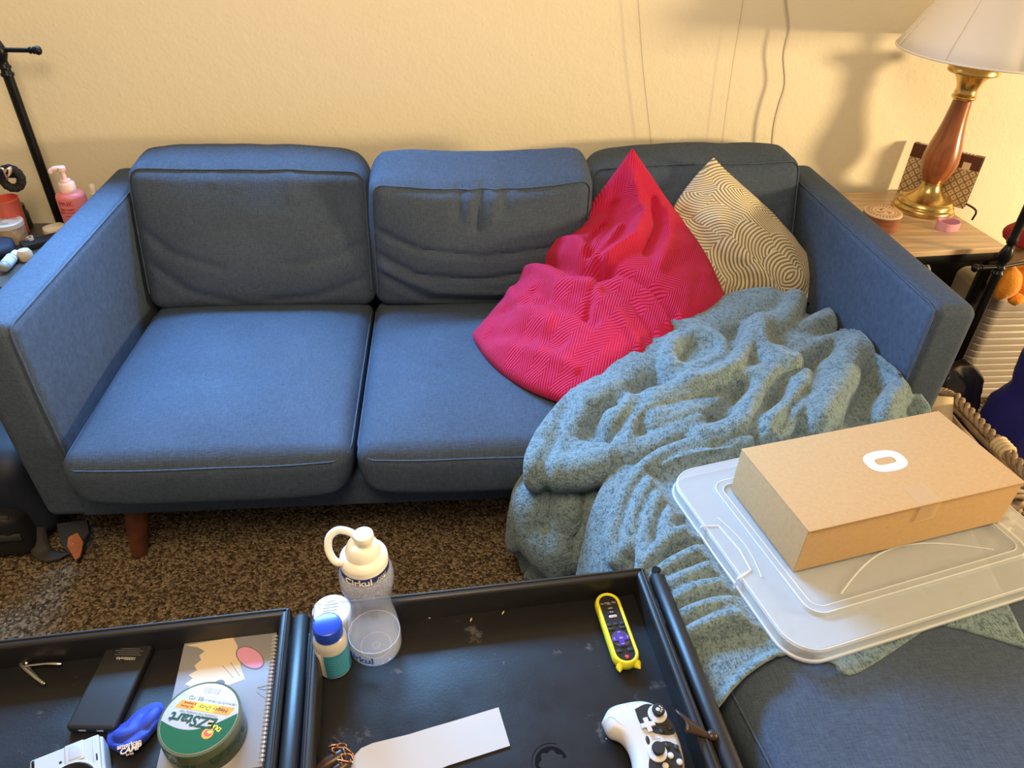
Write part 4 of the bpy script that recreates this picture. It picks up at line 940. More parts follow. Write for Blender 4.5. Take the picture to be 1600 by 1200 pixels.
def key(x, y, w, h, m, r=.002, hh=.0016, name='button', par=None):
    b = MB(); b.grid([[(px, py, zt+z) for px, py in rrect(x-w/2+e, y-h/2+e, x+w/2-e, y+h/2-e, max(.0003, min(r, w/2-.0001, h/2-.0001)-e*.5), 5)] for e, z in ((0, 0), (0, hh*.7), (.0005, hh))], closev=True, flip=True)
    n_ = 24; o_ = len(b.v)-n_; b.f.append(tuple(o_+i for i in range(n_))); b.m.append(0)
    return b.build(name, m, par or rt, local=True, sharp=40)
key(0, .013, .0065, .0065, M['redbtn'], .0032)
for x in (-.009, .009): key(x, .0245, .0095, .0055, M['btn'], .002)
MB().lathe([(0, zt+.0001), (.0145, zt+.0001), (.0148, zt+.0008), (.013, zt+.0009), (0, zt+.0009)], 40, (0, .0455, 0)).build('pad_disc', M['discgrey'], rt, local=True, sharp=40)
b = MB(); z0, z1 = zt+.0009, zt+.0032
a_, c_ = .0048, .0135
cross = [(-a_, -c_), (a_, -c_), (a_, -a_), (c_, -a_), (c_, a_), (a_, a_), (a_, c_), (-a_, c_), (-a_, a_), (-c_, a_), (-c_, -a_), (-a_, -a_)]
b.prism([(x, y+.0455) for x, y in cross], z0, z1); dp = b.build('direction_pad', M['purple'], rt, local=True, smooth=False)
bv = dp.modifiers.new('soft', 'BEVEL'); bv.width = .0009; bv.segments = 2
b = MB(); dz = z1+.0002
for cx, cy, a in ((0, .0105, 0), (0, -.0105, math.pi), (-.0105, 0, math.pi/2), (.0105, 0, -math.pi/2)):
    for s in (-1, 1):
        q = [(-.0001, .0014), (.0003, .0006), (s*.0020, -.0006), (s*.0020, .0001)]
        b.add([(cx+x*math.cos(a)-y*math.sin(a), .0455+cy+x*math.sin(a)+y*math.cos(a), dz) for x, y in q], [(0, 1, 2, 3)])
b.build('arrow_marks', M['btnwhite'], dp, local=True, smooth=False)
text_mb('OK', .0045, Matrix.Translation((0, .0455, dz)) @ Matrix.Rotation(math.pi, 4, 'Z')).build('lettering', M['btnwhite'], dp, local=True, smooth=False)
for x in (-.0095, .0095): key(x, .0655, .0105, .005, M['btn'], .002)
for x in (-.0105, 0, .0105): key(x, .0735, .0075, .005, M['btn'], .0018)
for i, (w, m, s, im) in enumerate(((.013, 'btnwhite', 'NETFLIX', 'redink'), (.0125, 'btn', 'sling', 'btnwhite'), (.0125, 'btn', 'HBO', 'btnwhite'), (.0125, 'btn', 'hulu', 'btnwhite'))):
    kk = key(0, .0885+i*.0078, w, .0045, M[m], .0015, .0013)
    text_mb(s, .0034 if i else .0026, Matrix.Translation((0, .0885+i*.0078, zt+.0015)) @ Matrix.Rotation(math.pi, 4, 'Z'), .0001).build('lettering', M[im], kk, local=True, smooth=False)
text_mb('TCL · Roku TV', .0042, Matrix.Translation((0, RL-.0205, zt+.0002)) @ Matrix.Rotation(math.pi, 4, 'Z'), .0001).build('lettering', M['btnwhite'], rt, local=True, smooth=False)
# game controller ----------------------------------------------------
M['padwhite'] = mat('white_controller_shell', (.55, .55, .55), .4, sss=.03); M['padblack'] = mat('matte_black_faceplate', (.016, .016, .018), .5); M['rubber'] = mat('black_stick_rubber', (.012, .012, .013), .65)
# outline measured on the photograph, carried to the height of the shell
gz = TF+.036
GP = [(941, 1122), (952, 1103), (975, 1095), (1005, 1092), (1030, 1102), (1050, 1125), (1064, 1155), (1072, 1190), (1070, 1225), (1052, 1262), (1020, 1290), (985, 1306), (960, 1302), (955, 1285), (972, 1262), (988, 1232), (990, 1200), (985, 1172), (972, 1152), (952, 1142)]
gp = [hz(x, y, gz) for x, y in GP]; gl = catmull(gp+[gp[0]], 5)[:-1]
gcen = sum(gl, Vector())/len(gl)
gt = thing('game_controller', 'white game controller with black face plates in right tray', 'game controller', (gcen.x, gcen.y, TF))
nO = len(gl)
def inset(k):
    out = []
    for i, p in enumerate(gl):
        t = (gl[(i+1) % nO]-gl[i-1]).normalized(); n = Vector((-t.y, t.x, 0))
        out.append(p+n*k)
    return out
sgn = 1 if (inset(.004)[0]-gcen).length < (gl[0]-gcen).length else -1
b = MB(); L = []
for k, z in ((.013, .004), (.006, .008), (.0015, .016), (.0, .023), (.0012, .030), (.0038, .0358), (.0075, .0395), (.012, .0415)): L.append([Vector((p.x, p.y, TF+z)) for p in inset(sgn*k)])
b.grid(L, closev=True)
# fill the top with a smoothed fan
def fill(loop, dz):
    bm = bmesh.new(); vs = [bm.verts.new(p) for p in loop]; bm.faces.new(vs); bmesh.ops.triangulate(bm, faces=bm.faces[:]); v = [x.co.copy() for x in bm.verts]; bm.verts.index_update(); f = [tuple(x.index for x in q.verts) for q in bm.faces]; bm.free(); return v, f
b.add(*fill(L[-1], 0)); b.add(*fill(L[0], 0))
gs = b.build('shell', M['padwhite'], gt, sharp=70)
def plate(px, name='face_plate'):
    q = [hz(x, y, TF+.043) for x, y in px]; q = catmull(q+[q[0]], 5)[:-1]
    b = MB(); b.grid([[p+Vector((0, 0, z)) for p in q] for z in (-.003, .0002)], closev=True); b.add(*fill([p+Vector((0, 0, .0002)) for p in q], 0)); return b.build(name, M['padblack'], gt, sharp=50)
plate([(992, 1108), (1010, 1100), (1030, 1106), (1046, 1124), (1055, 1142), (1045, 1148), (1022, 1144), (1002, 1132)])
plate([(1018, 1165), (1040, 1158), (1058, 1166), (1066, 1186), (1064, 1214), (1048, 1232), (1026, 1226), (1014, 1200)])
def stick(px, py, paw):
    c = hz(px, py, TF+.05); c.z = TF+.043
    s = thing_part = MB().lathe([(.0135, 0), (.0135, .002), (.011, .0032), (.009, .003)], 32, c).build('stick_collar', M['padwhite'], gt, sharp=50)
    k = MB().lathe([(.006, .001), (.006, .008), (.0085, .010), (.0092, .012), (.0085, .0145), (.0072, .0148), (.0, .0142)], 32, c).build('thumbstick', M['rubber'], gt, sharp=40)
    if paw:
        b = MB(); b.ball(c+Vector((-.0012, -.0006, .0146)), (.003, .0028, .0008), 8, 14)
        for dx, dy in ((.0024, .0036), (.0046, .0012), (.0044, -.0018), (.0022, -.0042)): b.ball(c+Vector((dx, dy, .0146)), (.0012, .0012, .0007), 6, 10)
        b.build('paw_print', M['padwhite'], k)
stick(1028, 1112, True); stick(1028, 1172, False)
c = hz(1012, 1133, TF+.044); b = MB(); a_, c_ = .0034, .0105
ang = math.radians(10)
b.prism([(x, y) for x, y in [(-a_, -c_), (a_, -c_), (a_, -a_), (c_, -a_), (c_, a_), (a_, a_), (a_, c_), (-a_, c_), (-a_, a_), (-c_, a_), (-c_, -a_), (-a_, -a_)]], 0, .0035, xf=lambda p: Vector((c.x+p.x*math.cos(ang)-p.y*math.sin(ang), c.y+p.x*math.sin(ang)+p.y*math.cos(ang), TF+.043+p.z)))
dpd = b.build('direction_pad', M['padwhite'], gt, smooth=False); bv = dpd.modifiers.new('soft', 'BEVEL'); bv.width = .0006; bv.segments = 2
for x, y, m, r in ((1048, 1180, 'padwhite', .0042), (1062, 1190, 'padwhite', .0042), (1040, 1196, 'padwhite', .0042), (1055, 1206, 'padwhite', .0042), (1034, 1142, 'btn', .0035), (1047, 1137, 'btn', .0035), (1042, 1164, 'btn', .0033), (1057, 1167, 'btn', .0035)):
    c = hz(x, y, TF+.045); MB().lathe([(r, 0), (r, .002), (r*.8, .0028), (0, .003)], 20, (c.x, c.y, TF+.043)).build('button', M[m], gt, sharp=50)
b = MB()
for k in range(4): q = hz(1020+k*3.4, 1155-k*.3, TF+.0425); b.ball((q.x, q.y, TF+.0424), (.0007, .0007, .0004), 6, 8)
b.build('indicator_dot', M['padblack'], gt)
b = MB(); q = hz(1012, 1156, TF+.0425); b.ball((q.x, q.y, TF+.042), (.0028, .0062, .0012), 8, 14); b.build('home_button', M['padblack'], gt)
b = MB()
for x, y, r in ((975, 1109, .0026), (980, 1104, .0024), (977, 1115, .0022), (965, 1115, .0020), (968, 1108, .0042)): q = hz(x, y, TF+.040); b.ball((q.x, q.y, TF+.0392), (r, r*.8, .0022), 8, 14)
M['padgrey'] = mat('grey_print_on_shell', (.28, .29, .31), .45); b.build('grip_paw_print', M['padgrey'], gt)
# white card strip ---------------------------------------------------
M['card'] = mat('white_card', (.46, .435, .41), .6, bump=(9, .15, .004))
q = [hz(x, y, TF+.004) for x, y in ((779, 1104), (797, 1164), (700, 1195), (600, 1236), (562, 1246), (550, 1225), (548, 1198), (553, 1180), (564, 1168), (582, 1160), (640, 1146), (672, 1136), (700, 1128))]
b = MB(); n_ = len(q); b.add([p+Vector((0, 0, -.003)) for p in q]+[p+Vector((0, 0, -.0018)) for p in q], [tuple(range(n_)), tuple(range(n_, 2*n_))[::-1]]+[(i, (i+1) % n_, n_+(i+1) % n_, n_+i) for i in range(n_)])
tag(b.build('card_strip', M['card'], smooth=False), 'white card strip with one rounded end lying in tray', 'card')
# hair clip ------------------------------------------------------------
M['tortoise'] = mat('dark_tortoiseshell', (.05, .024, .014), .3, var=(60, .5)); M['copper'] = mat('copper_wire', (.45, .2, .11), .3, 1.0)
hc = hz(530, 1185, TF+.012); ht = thing('hair_clip', 'dark tortoiseshell hair clip with copper wires beside white strip', 'hair clip', (hc.x, hc.y, TF))
b = MB(); b.tube([hz(495, 1204, TF+.01), hz(512, 1192, TF+.014), hz(535, 1178, TF+.016)], [.006, .010, .009], 12, squash=(1, .7)); b.build('jaw', M['tortoise'], ht)
b = MB(); b.tube([hz(505, 1222, TF+.009), hz(525, 1205, TF+.012), hz(545, 1190, TF+.013)], [.006, .009, .008], 12, squash=(1, .7)); b.build('jaw', M['tortoise'], ht)
random.seed(5)
for k in range(5):
    x0, y0 = 526+k*4+random.uniform(-5, 5), 1172+k*7+random.uniform(-4, 4)
    b = MB(); b.tube(catmull([hz(x0, y0, TF+.016), hz(x0-8+random.uniform(-6, 10), y0-10, TF+.024), hz(x0-14+k*6, y0-14+random.uniform(-8, 8), TF+.022), hz(x0+10, y0-12, TF+.018), hz(x0+14, y0-4, TF+.012)], 5), .0013, 8); b.build('wire', M['copper'], ht)
for k, (x, y) in enumerate(((522, 1154), (518, 1162), (515, 1172))):
    b = MB(); q0 = hz(x+14, y+10, TF+.012); q1 = hz(x, y, TF+.010); b.tube([q0, q1], .0011, 8); b.ball(q1, .0017, 6, 10); b.build('tooth', M['tortoise'], ht)
# crumbs
M['crumb'] = mat('pale_crumb', (.62, .50, .28), .8)
for i, (x, y, a, lb) in enumerate(((671, 966, 0, 'tiny pale rice crumb nearest the bottle under tray rim'), (736, 969, 1.2, 'middle pale rice crumb under the tray rim'), (786, 958, 1.0, 'rightmost pale rice crumb under the tray rim'))):
    q = hz(x, y, TF); b = MB(); b.ball((0, 0, 0), (.0042 if i else .002, .0012, .0011), 8, 10); b.xform(Matrix.Translation((q.x, q.y, TF+.0011)) @ Matrix.Rotation(a, 4, 'Z')); tag(b.build('rice_crumb', M['crumb']), lb, 'crumb', 'rice crumbs in the right tray')
# ------------------------------------------------------------------ things in the left tray
# spiral notebook
NZ = TF+.010
n00, n10, n11, n01 = hz(236, 1204, NZ), hz(414, 1200, NZ), hz(430, 988, NZ), hz(288, 1005, NZ)
nx = (n11-n01).normalized(); ny = Vector((-nx.y, nx.x, 0)); NW = .141; NH = .215
na = math.atan2(nx.y, nx.x)
NB = thing('spiral_notebook', 'grey spiral notebook with cream and pink cover print in tray', 'notebook', (n01.x, n01.y, TF), na)
M['nbcover'] = mat('grey_notebook_cover', (.27, .275, .30), .3, coat=.25); M['nbcream'] = mat('cream_cover_print', (.66, .54, .38), .35); M['nbpink'] = mat('pink_cover_print', (.66, .30, .48), .35); M['nbdark'] = mat('dark_grey_cover_print', (.16, .16, .18), .35); M['wirewhite'] = mat('white_coil_wire', (.62, .62, .64), .3, .3)
b = MB(); b.rbox((0, -NH, .0005), (NW, 0, .0025), .0008, 1); b.build('back_cover', M['nbcover'], NB, local=True)
b = MB(); b.rbox((.001, -NH+.001, .0025), (NW-.004, -.001, .0085), .0005, 1); b.build('page_block', M['page'], NB, local=True)
b = MB(); b.rbox((0, -NH, .0085), (NW, 0, .0098), .0005, 1); fcv = b.build('front_cover', M['nbcover'], NB, local=True)
def nbpoly(pts, m, z=.0100, name='cover_print'):
    b = MB(); b.add(*fill([Vector((x*NW, -y*NH, z)) for x, y in pts], 0)); return b.build(name, m, fcv, local=True, smooth=False)
patch_ = [(.02, .02), (.52, .0)]+[(.56+.02*i, .05*i+.02) for i in range(1, 6)]+[(.72, .36), (.40, .42), (.10, .40), (.16, .36), (.10, .34), (.17, .30), (.12, .27), (.20, .24), (.16, .20), (.22, .16), (.19, .12), (.24, .09), (.16, .05)]
nbpoly([(x*1.0, y) for x, y in patch_], M['nbcream'])
nbpoly([(.72+.17*math.cos(a)*.95+.02, .19+.085*math.sin(a)+.06*math.cos(a)) for a in [2*math.pi*i/36 for i in range(36)]], M['nbdark'], .0101)
nbpoly([(.72+.155*math.cos(a)*.95+.02, .19+.076*math.sin(a)+.055*math.cos(a)) for a in [2*math.pi*i/36 for i in range(36)]], M['nbpink'], .0102)
nbpoly([(.46+.055*math.cos(a), .37+.03*math.sin(a)) for a in [2*math.pi*i/24 for i in range(24)]], M['nbdark'], .0101); nbpoly([(.36+.022*math.cos(a), .385+.012*math.sin(a)) for a in [2*math.pi*i/24 for i in range(24)]], M['nbdark'], .0101)
for (x0, y0, x1, y1) in ((.46, .23, .60, .34), (.54, .21, .66, .33), (.86, .44, .98, .43), (.86, .47, .96, .53), (.88, .45, .99, .47)):
    MB().tube([(x0*NW, -y0*NH, .0101), (x1*NW, -y1*NH, .0101)], .0004, 5).build('cover_line', M['nbdark'], fcv, local=True)
for i in range(32):
    y = -.008-i*(NH-.016)/31; b = MB()
    for dy in (-.0009, .0009): b.tube([(NW-.0015+.0065*math.cos(a), y+dy, .005+.0068*math.sin(a)) for a in [2*math.pi*k/14 for k in range(14)]], .00055, 5, closed=True)
    b.build('coil', M['wirewhite'], NB, local=True)
# roll of packing tape
tz = TF+.0108; tcen = hz(318, 1136, tz+.024); TR = .0545; TH = .048
ta = math.radians(-13)+math.pi
RO = thing('tape_roll', 'roll of clear packing tape with green and white label', 'tape', (tcen.x, tcen.y, tz), ta)
M['tapeclear'] = mat('clear_tape_wound', (.20, .26, .18), .12, trans=.55, ior=1.3, spec=.6); M['labelwhite'] = mat('white_tape_label', (.43, .43, .44), .35); M['green'] = mat('green_tape_label', (.006, .085, .024), .35); M['orange'] = mat('orange_band', (.85, .28, .02), .4); M['yellowink'] = mat('yellow_band', (.88, .66, .04), .4); M['greenink'] = mat('dark_green_print', (.006, .05, .03), .4); M['core'] = mat('brown_card_core', (.16, .13, .08), .7); M['tapegreen'] = mat('dark_green_wound_print', (.03, .09, .045), .3)
MB().lathe([(.040, 0), (TR-.001, 0), (TR, .001), (TR, TH-.001), (TR-.001, TH), (.040, TH)], 72, cap=False).build('wound_tape', M['tapeclear'], RO, local=True, sharp=40)
MB().lathe([(.038, .0005), (.0405, .0005), (.0405, TH-.0006), (.038, TH-.0006)], 60, cap=False).build('core', M['core'], RO, local=True, sharp=40)
MB().lathe([(0, TH-.0001), (TR-.004, TH-.0001), (TR-.0035, TH+.0004), (TR-.004, TH+.0007), (0, TH+.0007)], 72).build('label', M['labelwhite'], RO, local=True, sharp=40)
LZt = TH+.0009; LRad = TR-.0040
gpts = [(LRad*math.cos(a), LRad*math.sin(a)) for a in [math.radians(158-i*(158-9)/30) for i in range(31)]] 
gcurve = [(.05-.098*i/20, 0) for i in range(21)]
# green crescent at the head of the label (its text reads towards the sofa): chord curved inwards
a0, a1 = math.radians(14), math.radians(196)
arc_ = [(LRad*math.cos(a0+(a1-a0)*i/40), LRad*math.sin(a0+(a1-a0)*i/40)) for i in range(41)]
p1_, p0_ = arc_[0], arc_[-1]
ch = [(p1_[0]+(p0_[0]-p1_[0])*i/40, p1_[1]+(p0_[1]-p1_[1])*i/40+.0185*math.sin(math.pi*i/40)) for i in range(41)]
gb = MB(); gb.grid([[(a[0], a[1], LZt), (c[0], c[1], LZt)] for a, c in zip(arc_, ch)]); gb.build('label_green', M['green'], RO, local=True, smooth=False)
def flat(pts, m, name, z=LZt, par=None):
    b = MB(); b.add(*fill([Vector((x, y, z)) for x, y in pts], 0)); return b.build(name, m, par or RO, local=True, smooth=False)
bandp = [(-.042, -.0205), (.036, -.0205), (.041, -.0085), (-.037, -.0085)]
flat(bandp, M['orange'], 'label_band'); flat([(-.020, -.0200), (.012, -.0200), (.017, -.0090), (-.014, -.0090)], M['yellowink'], 'label_band', LZt+.0001)
def ltxt(s, size, x, y, m, rot=0, shear=0, bold=0):
    text_mb(s, size, Matrix.Translation((x, y, LZt+.0002)) @ Matrix.Rotation(rot, 4, 'Z'), .0001, shear=shear, bold=bold).build('lettering', m, RO, local=True, smooth=False)
ltxt('EZStart', .0215, .006, .0050, M['greenink'], shear=.18, bold=.0006)
ltxt('Frustration Free Packaging Tape', .0042, .004, -.0048, M['greyink'])
ltxt('Heavy Duty', .0088, -.013, -.0145, M['greenink'], shear=.2); ltxt('For Moving', .0042,   .024, -.0122, M['greenink']); ltxt('& Shipping', .0042,   .022, -.0170, M['greenink'])
ltxt('55 YD', .0082,   .018, -.0262, M['greyink']); ltxt('1.88 IN x 55 YD / 48 mm x 50 m', .0042, -.014, -.0252, M['greyink']); ltxt('DUCK', .0080, -.026, .0085, M['yellowink'], rot=math.radians(-22), bold=.0003)
flat([(-.0215+.0078*math.cos(a), .0195+.0078*math.sin(a)) for a in [2*math.pi*i/28 for i in range(28)]], M['orange'], 'label_emblem', LZt+.0002)
flat([(-.022+.0055*math.cos(a), .0190+.0045*math.sin(a)) for a in [2*math.pi*i/28 for i in range(28)]], M['redink'], 'label_emblem', LZt+.0003)
flat([(-.0235+.0035*math.cos(a), .0175+.0020*math.sin(a)) for a in [2*math.pi*i/20 for i in range(20)]], M['yellowink'], 'label_emblem', LZt+.0004)
flat([(-.016, -.0455), (.016, -.0455), (.018, -.0265+.0), (-.016, -.0265)] and [(-.0165, -.0462), (.0165, -.0462), (.0175, -.0318), (-.0165, -.0318)], M['whiteink'], 'barcode_patch', LZt+.0001)
b = MB(); random.seed(3); x = -.013
while x < .013:
    w_ = random.choice((.0004, .0007, .0011)); b.add([(x, -.0440, LZt+.0003), (x+w_, -.0440, LZt+.0003), (x+w_, -.0340, LZt+.0003), (x, -.0340, LZt+.0003)], [(0, 1, 2, 3)]); x += w_+random.choice((.0005, .0009))
b.build('barcode', M['greyink'], RO, local=True, smooth=False)
text_mb('EZStart   EZStart   EZStart', .020, Matrix.Rotation(math.radians(165), 4, 'Z') @ Matrix.Translation((0, 0, TH*.5)), bend=TR+.0004).build('lettering', M['tapegreen'], RO, local=True, smooth=False)
# power bank
M['pbblack'] = mat('matt_black_power_bank', (.017, .017, .019), .42, bump=(500, .1, .0004))
q = [hz(x, y, TF+.016) for x, y in ((150, 1010), (222, 1008), (200, 1128), (120, 1138))]
px_ = ((q[1]-q[0])+(q[2]-q[3])).normalized(); pa = math.atan2(px_.y, px_.x); pcn = sum(q, Vector())/4
PB = thing('power_bank', 'slim matt black power bank lying in the left tray', 'power bank', (pcn.x, pcn.y, TF), pa+math.radians(-6))
b = MB(); b.rbox((-.035, -.068, .0005), (.035, .068, .016), .005, 4); b.build('body', M['pbblack'], PB, local=True)
text_mb('10000mAh', .0068, Matrix.Translation((.004, .042, .0162)) @ Matrix.Rotation(math.pi, 4, 'Z'), .0001).build('lettering', M['btnwhite'], PB, local=True, smooth=False)
b = MB()
for k, w_ in enumerate((.040, .034, .042, .030)): b.add([(.004-w_/2, .048+k*.0035, .0161), (.004+w_/2, .048+k*.0035, .0161), (.004+w_/2, .0485+k*.0035, .0161), (.004-w_/2, .0485+k*.0035, .0161)], [(0, 1, 2, 3)])
b.build('fine_print', M['greyink'], PB, local=True, smooth=False)
b = MB(); b.box((-.018, -.0684, .007), (-.008, -.0678, .010)); b.box((.008, -.0684, .007), (.017, -.0678, .010)); b.build('port', M['wirewhite'], PB, local=True, smooth=False)
# blue cloth pouch
M['bluecloth'] = mat('royal_blue_cloth', (.010, .03, .30), .6, bump=(500, .25, .0006), sheen=.1)
PP = [[(170, 1140), (195, 1128), (215, 1110), (240, 1098), (252, 1097)], [(168, 1150), (192, 1140), (215, 1125), (240, 1108), (256, 1104)], [(168, 1162), (192, 1158), (218, 1145), (240, 1128), (257, 1112)], [(178, 1172), (196, 1174), (216, 1160), (238, 1140), (256, 1118)], [(192, 1180), (200, 1180), (212, 1172), (234, 1150), (254, 1124)]]
hts = [[.004, .006, .006, .005, .004], [.010, .016, .015, .012, .006], [.012, .018, .014, .016, .006], [.010, .016, .016, .012, .005], [.003, .004, .004, .004, .003]]
R_ = [[hz(x, y, TF+h) for (x, y), h in zip(a, c)] for a, c in zip(PP, hts)]
b = MB(); g = ridged(patch(R_, 10), [([(185, 1150), (215, 1140), (245, 1112)], 9, .006), ([(200, 1165), (225, 1150)], 7, .005), ([(205, 1135), (220, 1118)], 6, .004), ([(180, 1165), (200, 1168), (225, 1155), (250, 1122)], 4, .003)], .0012, 3)
b.grid(g); pch = b.build('cloth_pouch', M['bluecloth'], sharp=80); sd = pch.modifiers.new('cloth', 'SOLIDIFY'); sd.thickness = .002; sd.offset = -1
tag(pch, 'small royal blue cloth pouch with white lettering beside power bank', 'pouch')
pm = R_[3][1]; dr = (R_[3][3]-R_[3][1]); pang = math.atan2(dr.y, dr.x)
def ptxt(s, size, px, py, z, rot=pang, **kw):
    p = hz(px, py, TF+z); 
    o = text_mb(s, size, Matrix.Translation(p) @ Matrix.Rotation(rot, 4, 'Z') @ Matrix.Rotation(math.radians(28), 4, 'X'), .0001, **kw).build('lettering', M['whiteink'], None, smooth=False)
    w = o.location.copy(); o.parent = pch; o.location = w-pch.location
ptxt('american', .0085, 202, 1163, .0235, math.radians(14), bold=.0002); ptxt('CAMP', .0100, 203, 1171, .0205, math.radians(16), shear=.3, bold=.0003); ptxt('brisk', .0050, 203, 1178, .0150, math.radians(14))
# white instant-camera-like device at the lower left
M['devwhite'] = mat('glossy_white_plastic', (.44, .44, .44), .25, coat=.3); M['devgrey'] = mat('grey_window', (.40, .42, .48), .15, spec=.7); M['lensblack'] = mat('black_lens', (.006, .006, .007), .2)
dz_ = TF+.045; d0, d1, d2 = hz(42, 1189, dz_), hz(158, 1143, dz_), hz(170, 1200, dz_)
dx_ = (d1-d0).normalized(); da_ = math.atan2(dx_.y, dx_.x); DW = (d1-d0).length
DV = thing('white_camera', 'white plastic camera-like device with round black lens in left tray', 'camera', (d0.x, d0.y, TF), da_)
b = MB(); b.rbox((0, -.095, .0005), (DW, 0, .038), .004, 3); b.build('body', M['devwhite'], DV, local=True)
b = MB(); b.rbox((.003, -.092, .037), (DW-.003, -.001, .045), .003, 3); b.build('face', M['devwhite'], DV, local=True)
b = MB(); b.rbox((DW*.50, -.030, .044), (DW*.76, -.002, .0475), .0015, 2); b.build('window_surround', M['devwhite'], DV, local=True)
b = MB(); b.rbox((DW*.56, -.027, .047), (DW*.72, -.006, .0482), .0005, 1); b.build('viewfinder_window', M['devgrey'], DV, local=True)
MB().lathe([(.030, .044), (.031, .047), (.029, .050), (.024, .049), (.020, .046), (.0, .045)], 48, (DW*.55, -.062, 0)).build('lens', M['lensblack'], DV, local=True, sharp=40)
MB().lathe([(.034, .044), (.034, .047), (.031, .0475)], 48, (DW*.55, -.062, 0), cap=False).build('lens_ring', M['devwhite'], DV, local=True, sharp=40)
b = MB(); b.rbox((DW*.06, -.016, .0445), (DW*.10, -.004, .0458), .0004, 1); b.ball((DW*.44, -.022, .0452), (.002, .002, .0006), 6, 10); b.ball((DW*.25, -.030, .0452), (.0025, .002, .0006), 6, 10); b.rbox((DW*.91, -.040, .0445), (DW*.93, -.030, .0456), .0004, 1); b.build('sensor_hole', M['lensblack'], DV, local=True)
b = MB(); b.rbox((DW*.875, -.090, .0450), (DW*.895, -.006, .0462), .0004, 1); b.build('side_groove', M['devgrey'], DV, local=True)
# nail clipper
M['steel'] = mat('polished_steel', (.55, .54, .52), .22, 1.0)
k0 = hz(33, 1037, TF+.006); NC = thing('nail_clipper', 'open steel nail clipper lying at the tray\'s left', 'nail clipper', (k0.x, k0.y, TF))
P_ = lambda x, y, z: hz(x, y, TF+z)
b = MB(); b.tube([P_(30, 1034, .004), P_(40, 1043, .005), P_(52, 1054, .005), P_(69, 1068, .004)], [.0035, .0042, .0036, .0026], 10, squash=(1, .5)); b.build('jaw_lever', M['steel'], NC)
b = MB(); b.tube([P_(32, 1033, .008), P_(42, 1042, .009), P_(56, 1058, .008), P_(66, 1066, .006)], [.0035, .004, .003, .002], 10, squash=(1, .5)); b.build('jaw_lever', M['steel'], NC)
b = MB(); b.tube(catmull([P_(40, 1040, .012), P_(55, 1038, .013), P_(78, 1036, .012), P_(96, 1037, .009)], 4), [.0022]*8+[.0028]*4+[.002], 10, squash=(1, .6)); b.build('thumb_lever', M['steel'], NC)
b = MB(); b.tube([P_(41, 1041, .001), P_(41, 1036, .016)], .0016, 10); b.ball(P_(69, 1068, .005), .0022, 8, 12); b.build('rivet', M['steel'], NC)
q = hz(231, 1015, TF); b = MB(); b.ball((q.x, q.y, TF+.0028), (.005, .0035, .0028), 8, 12); b.ball((q.x+.003, q.y+.002, TF+.003), (.003, .003, .003), 8, 12); tag(b.build('bread_crumb', M['crumb']), 'pale crumb between the power bank and the notebook', 'crumb')
# ------------------------------------------------------------------ left of the sofa
TL = .545
M['darktable'] = mat('dark_grey_table_top', (.05, .045, .042), .45, var=(30, .3)); 
lt = thing('end_table', 'dark end table crowded with toiletries beyond the left arm', 'side table', (-.38, .62, 0))
b = MB(); b.rbox((-.66, .425, TL-.022), (-.122, .810, TL), .003, 2); b.build('top', M['darktable'], lt)
b = MB(); b.rbox((-.645, .44, TL-.06), (-.135, .795, TL-.022), .003, 2); b.build('apron', M['darktable'], lt)
for x in (-.645, -.165):
    for y in (.44, .765):
        b = MB(); b.rbox((x, y, .001), (x+.03, y+.03, TL-.022), .003, 2); b.build('leg', M['darktable'], lt)
def pole_stand(x, y, ztop, arms, label, zc, ft=.09):
    st = thing('metal_stand', label, 'stand', (x, y, 0), group=None)
    c = Vector((x, y, 0))
    MB().lathe([(0, .001), (ft*.94, .001), (ft, .004), (ft, .010), (ft*.55+.002, .016), (.0145, .022), (.0, .022)], 40, c).build('foot', M['blackmetal'], st, sharp=40)
    MB().lathe([(.0125, .02), (.0125, zc)], 24, c).build('pole', M['blackmetal'], st)
    MB().lathe([(.0125, zc-.002), (.016, zc), (.016, zc+.006), (.0125, zc+.009), (.0115, zc+.016), (.015, zc+.018), (.015, zc+.023), (.012, zc+.026), (.011, zc+.036), (.017, zc+.050), (.018, zc+.062), (.014, zc+.074), (.010, zc+.086), (.0, zc+.092)], 28, c).build('collar', M['blackmetal'], st, sharp=50)
    for az, dz, L in arms:
        d = Vector((math.cos(az), math.sin(az), 0)); p0 = c+Vector((0, 0, zc+dz)); p1 = p0+d*L
        a = MB(); a.tube([p0, p1], .0058, 14); am = a.build('arm', M['blackmetal'], st)
        k = MB(); pts = [(0, .0058), (.001, .0085), (.004, .0085), (.005, .0062), (.009, .0062), (.010, .009), (.013, .009), (.0145, .007), (.017, .010), (.022, .0115), (.027, .0095), (.030, .005), (.031, .0005)]
        k.tube([p1+d*t for t, r in pts], [r for t, r in pts], 18); k.build('knob', M['blackmetal'], am)
    return st
zc = hy(8, 118, .83).z; pc0 = hy(40, 195, .83)
pole_stand(pc0.x, .83, 1.0, ((math.radians(-2), .062, .075), (math.pi, .062, .12)), 'black metal stand with knobbed cross arm against the left wall', zc)
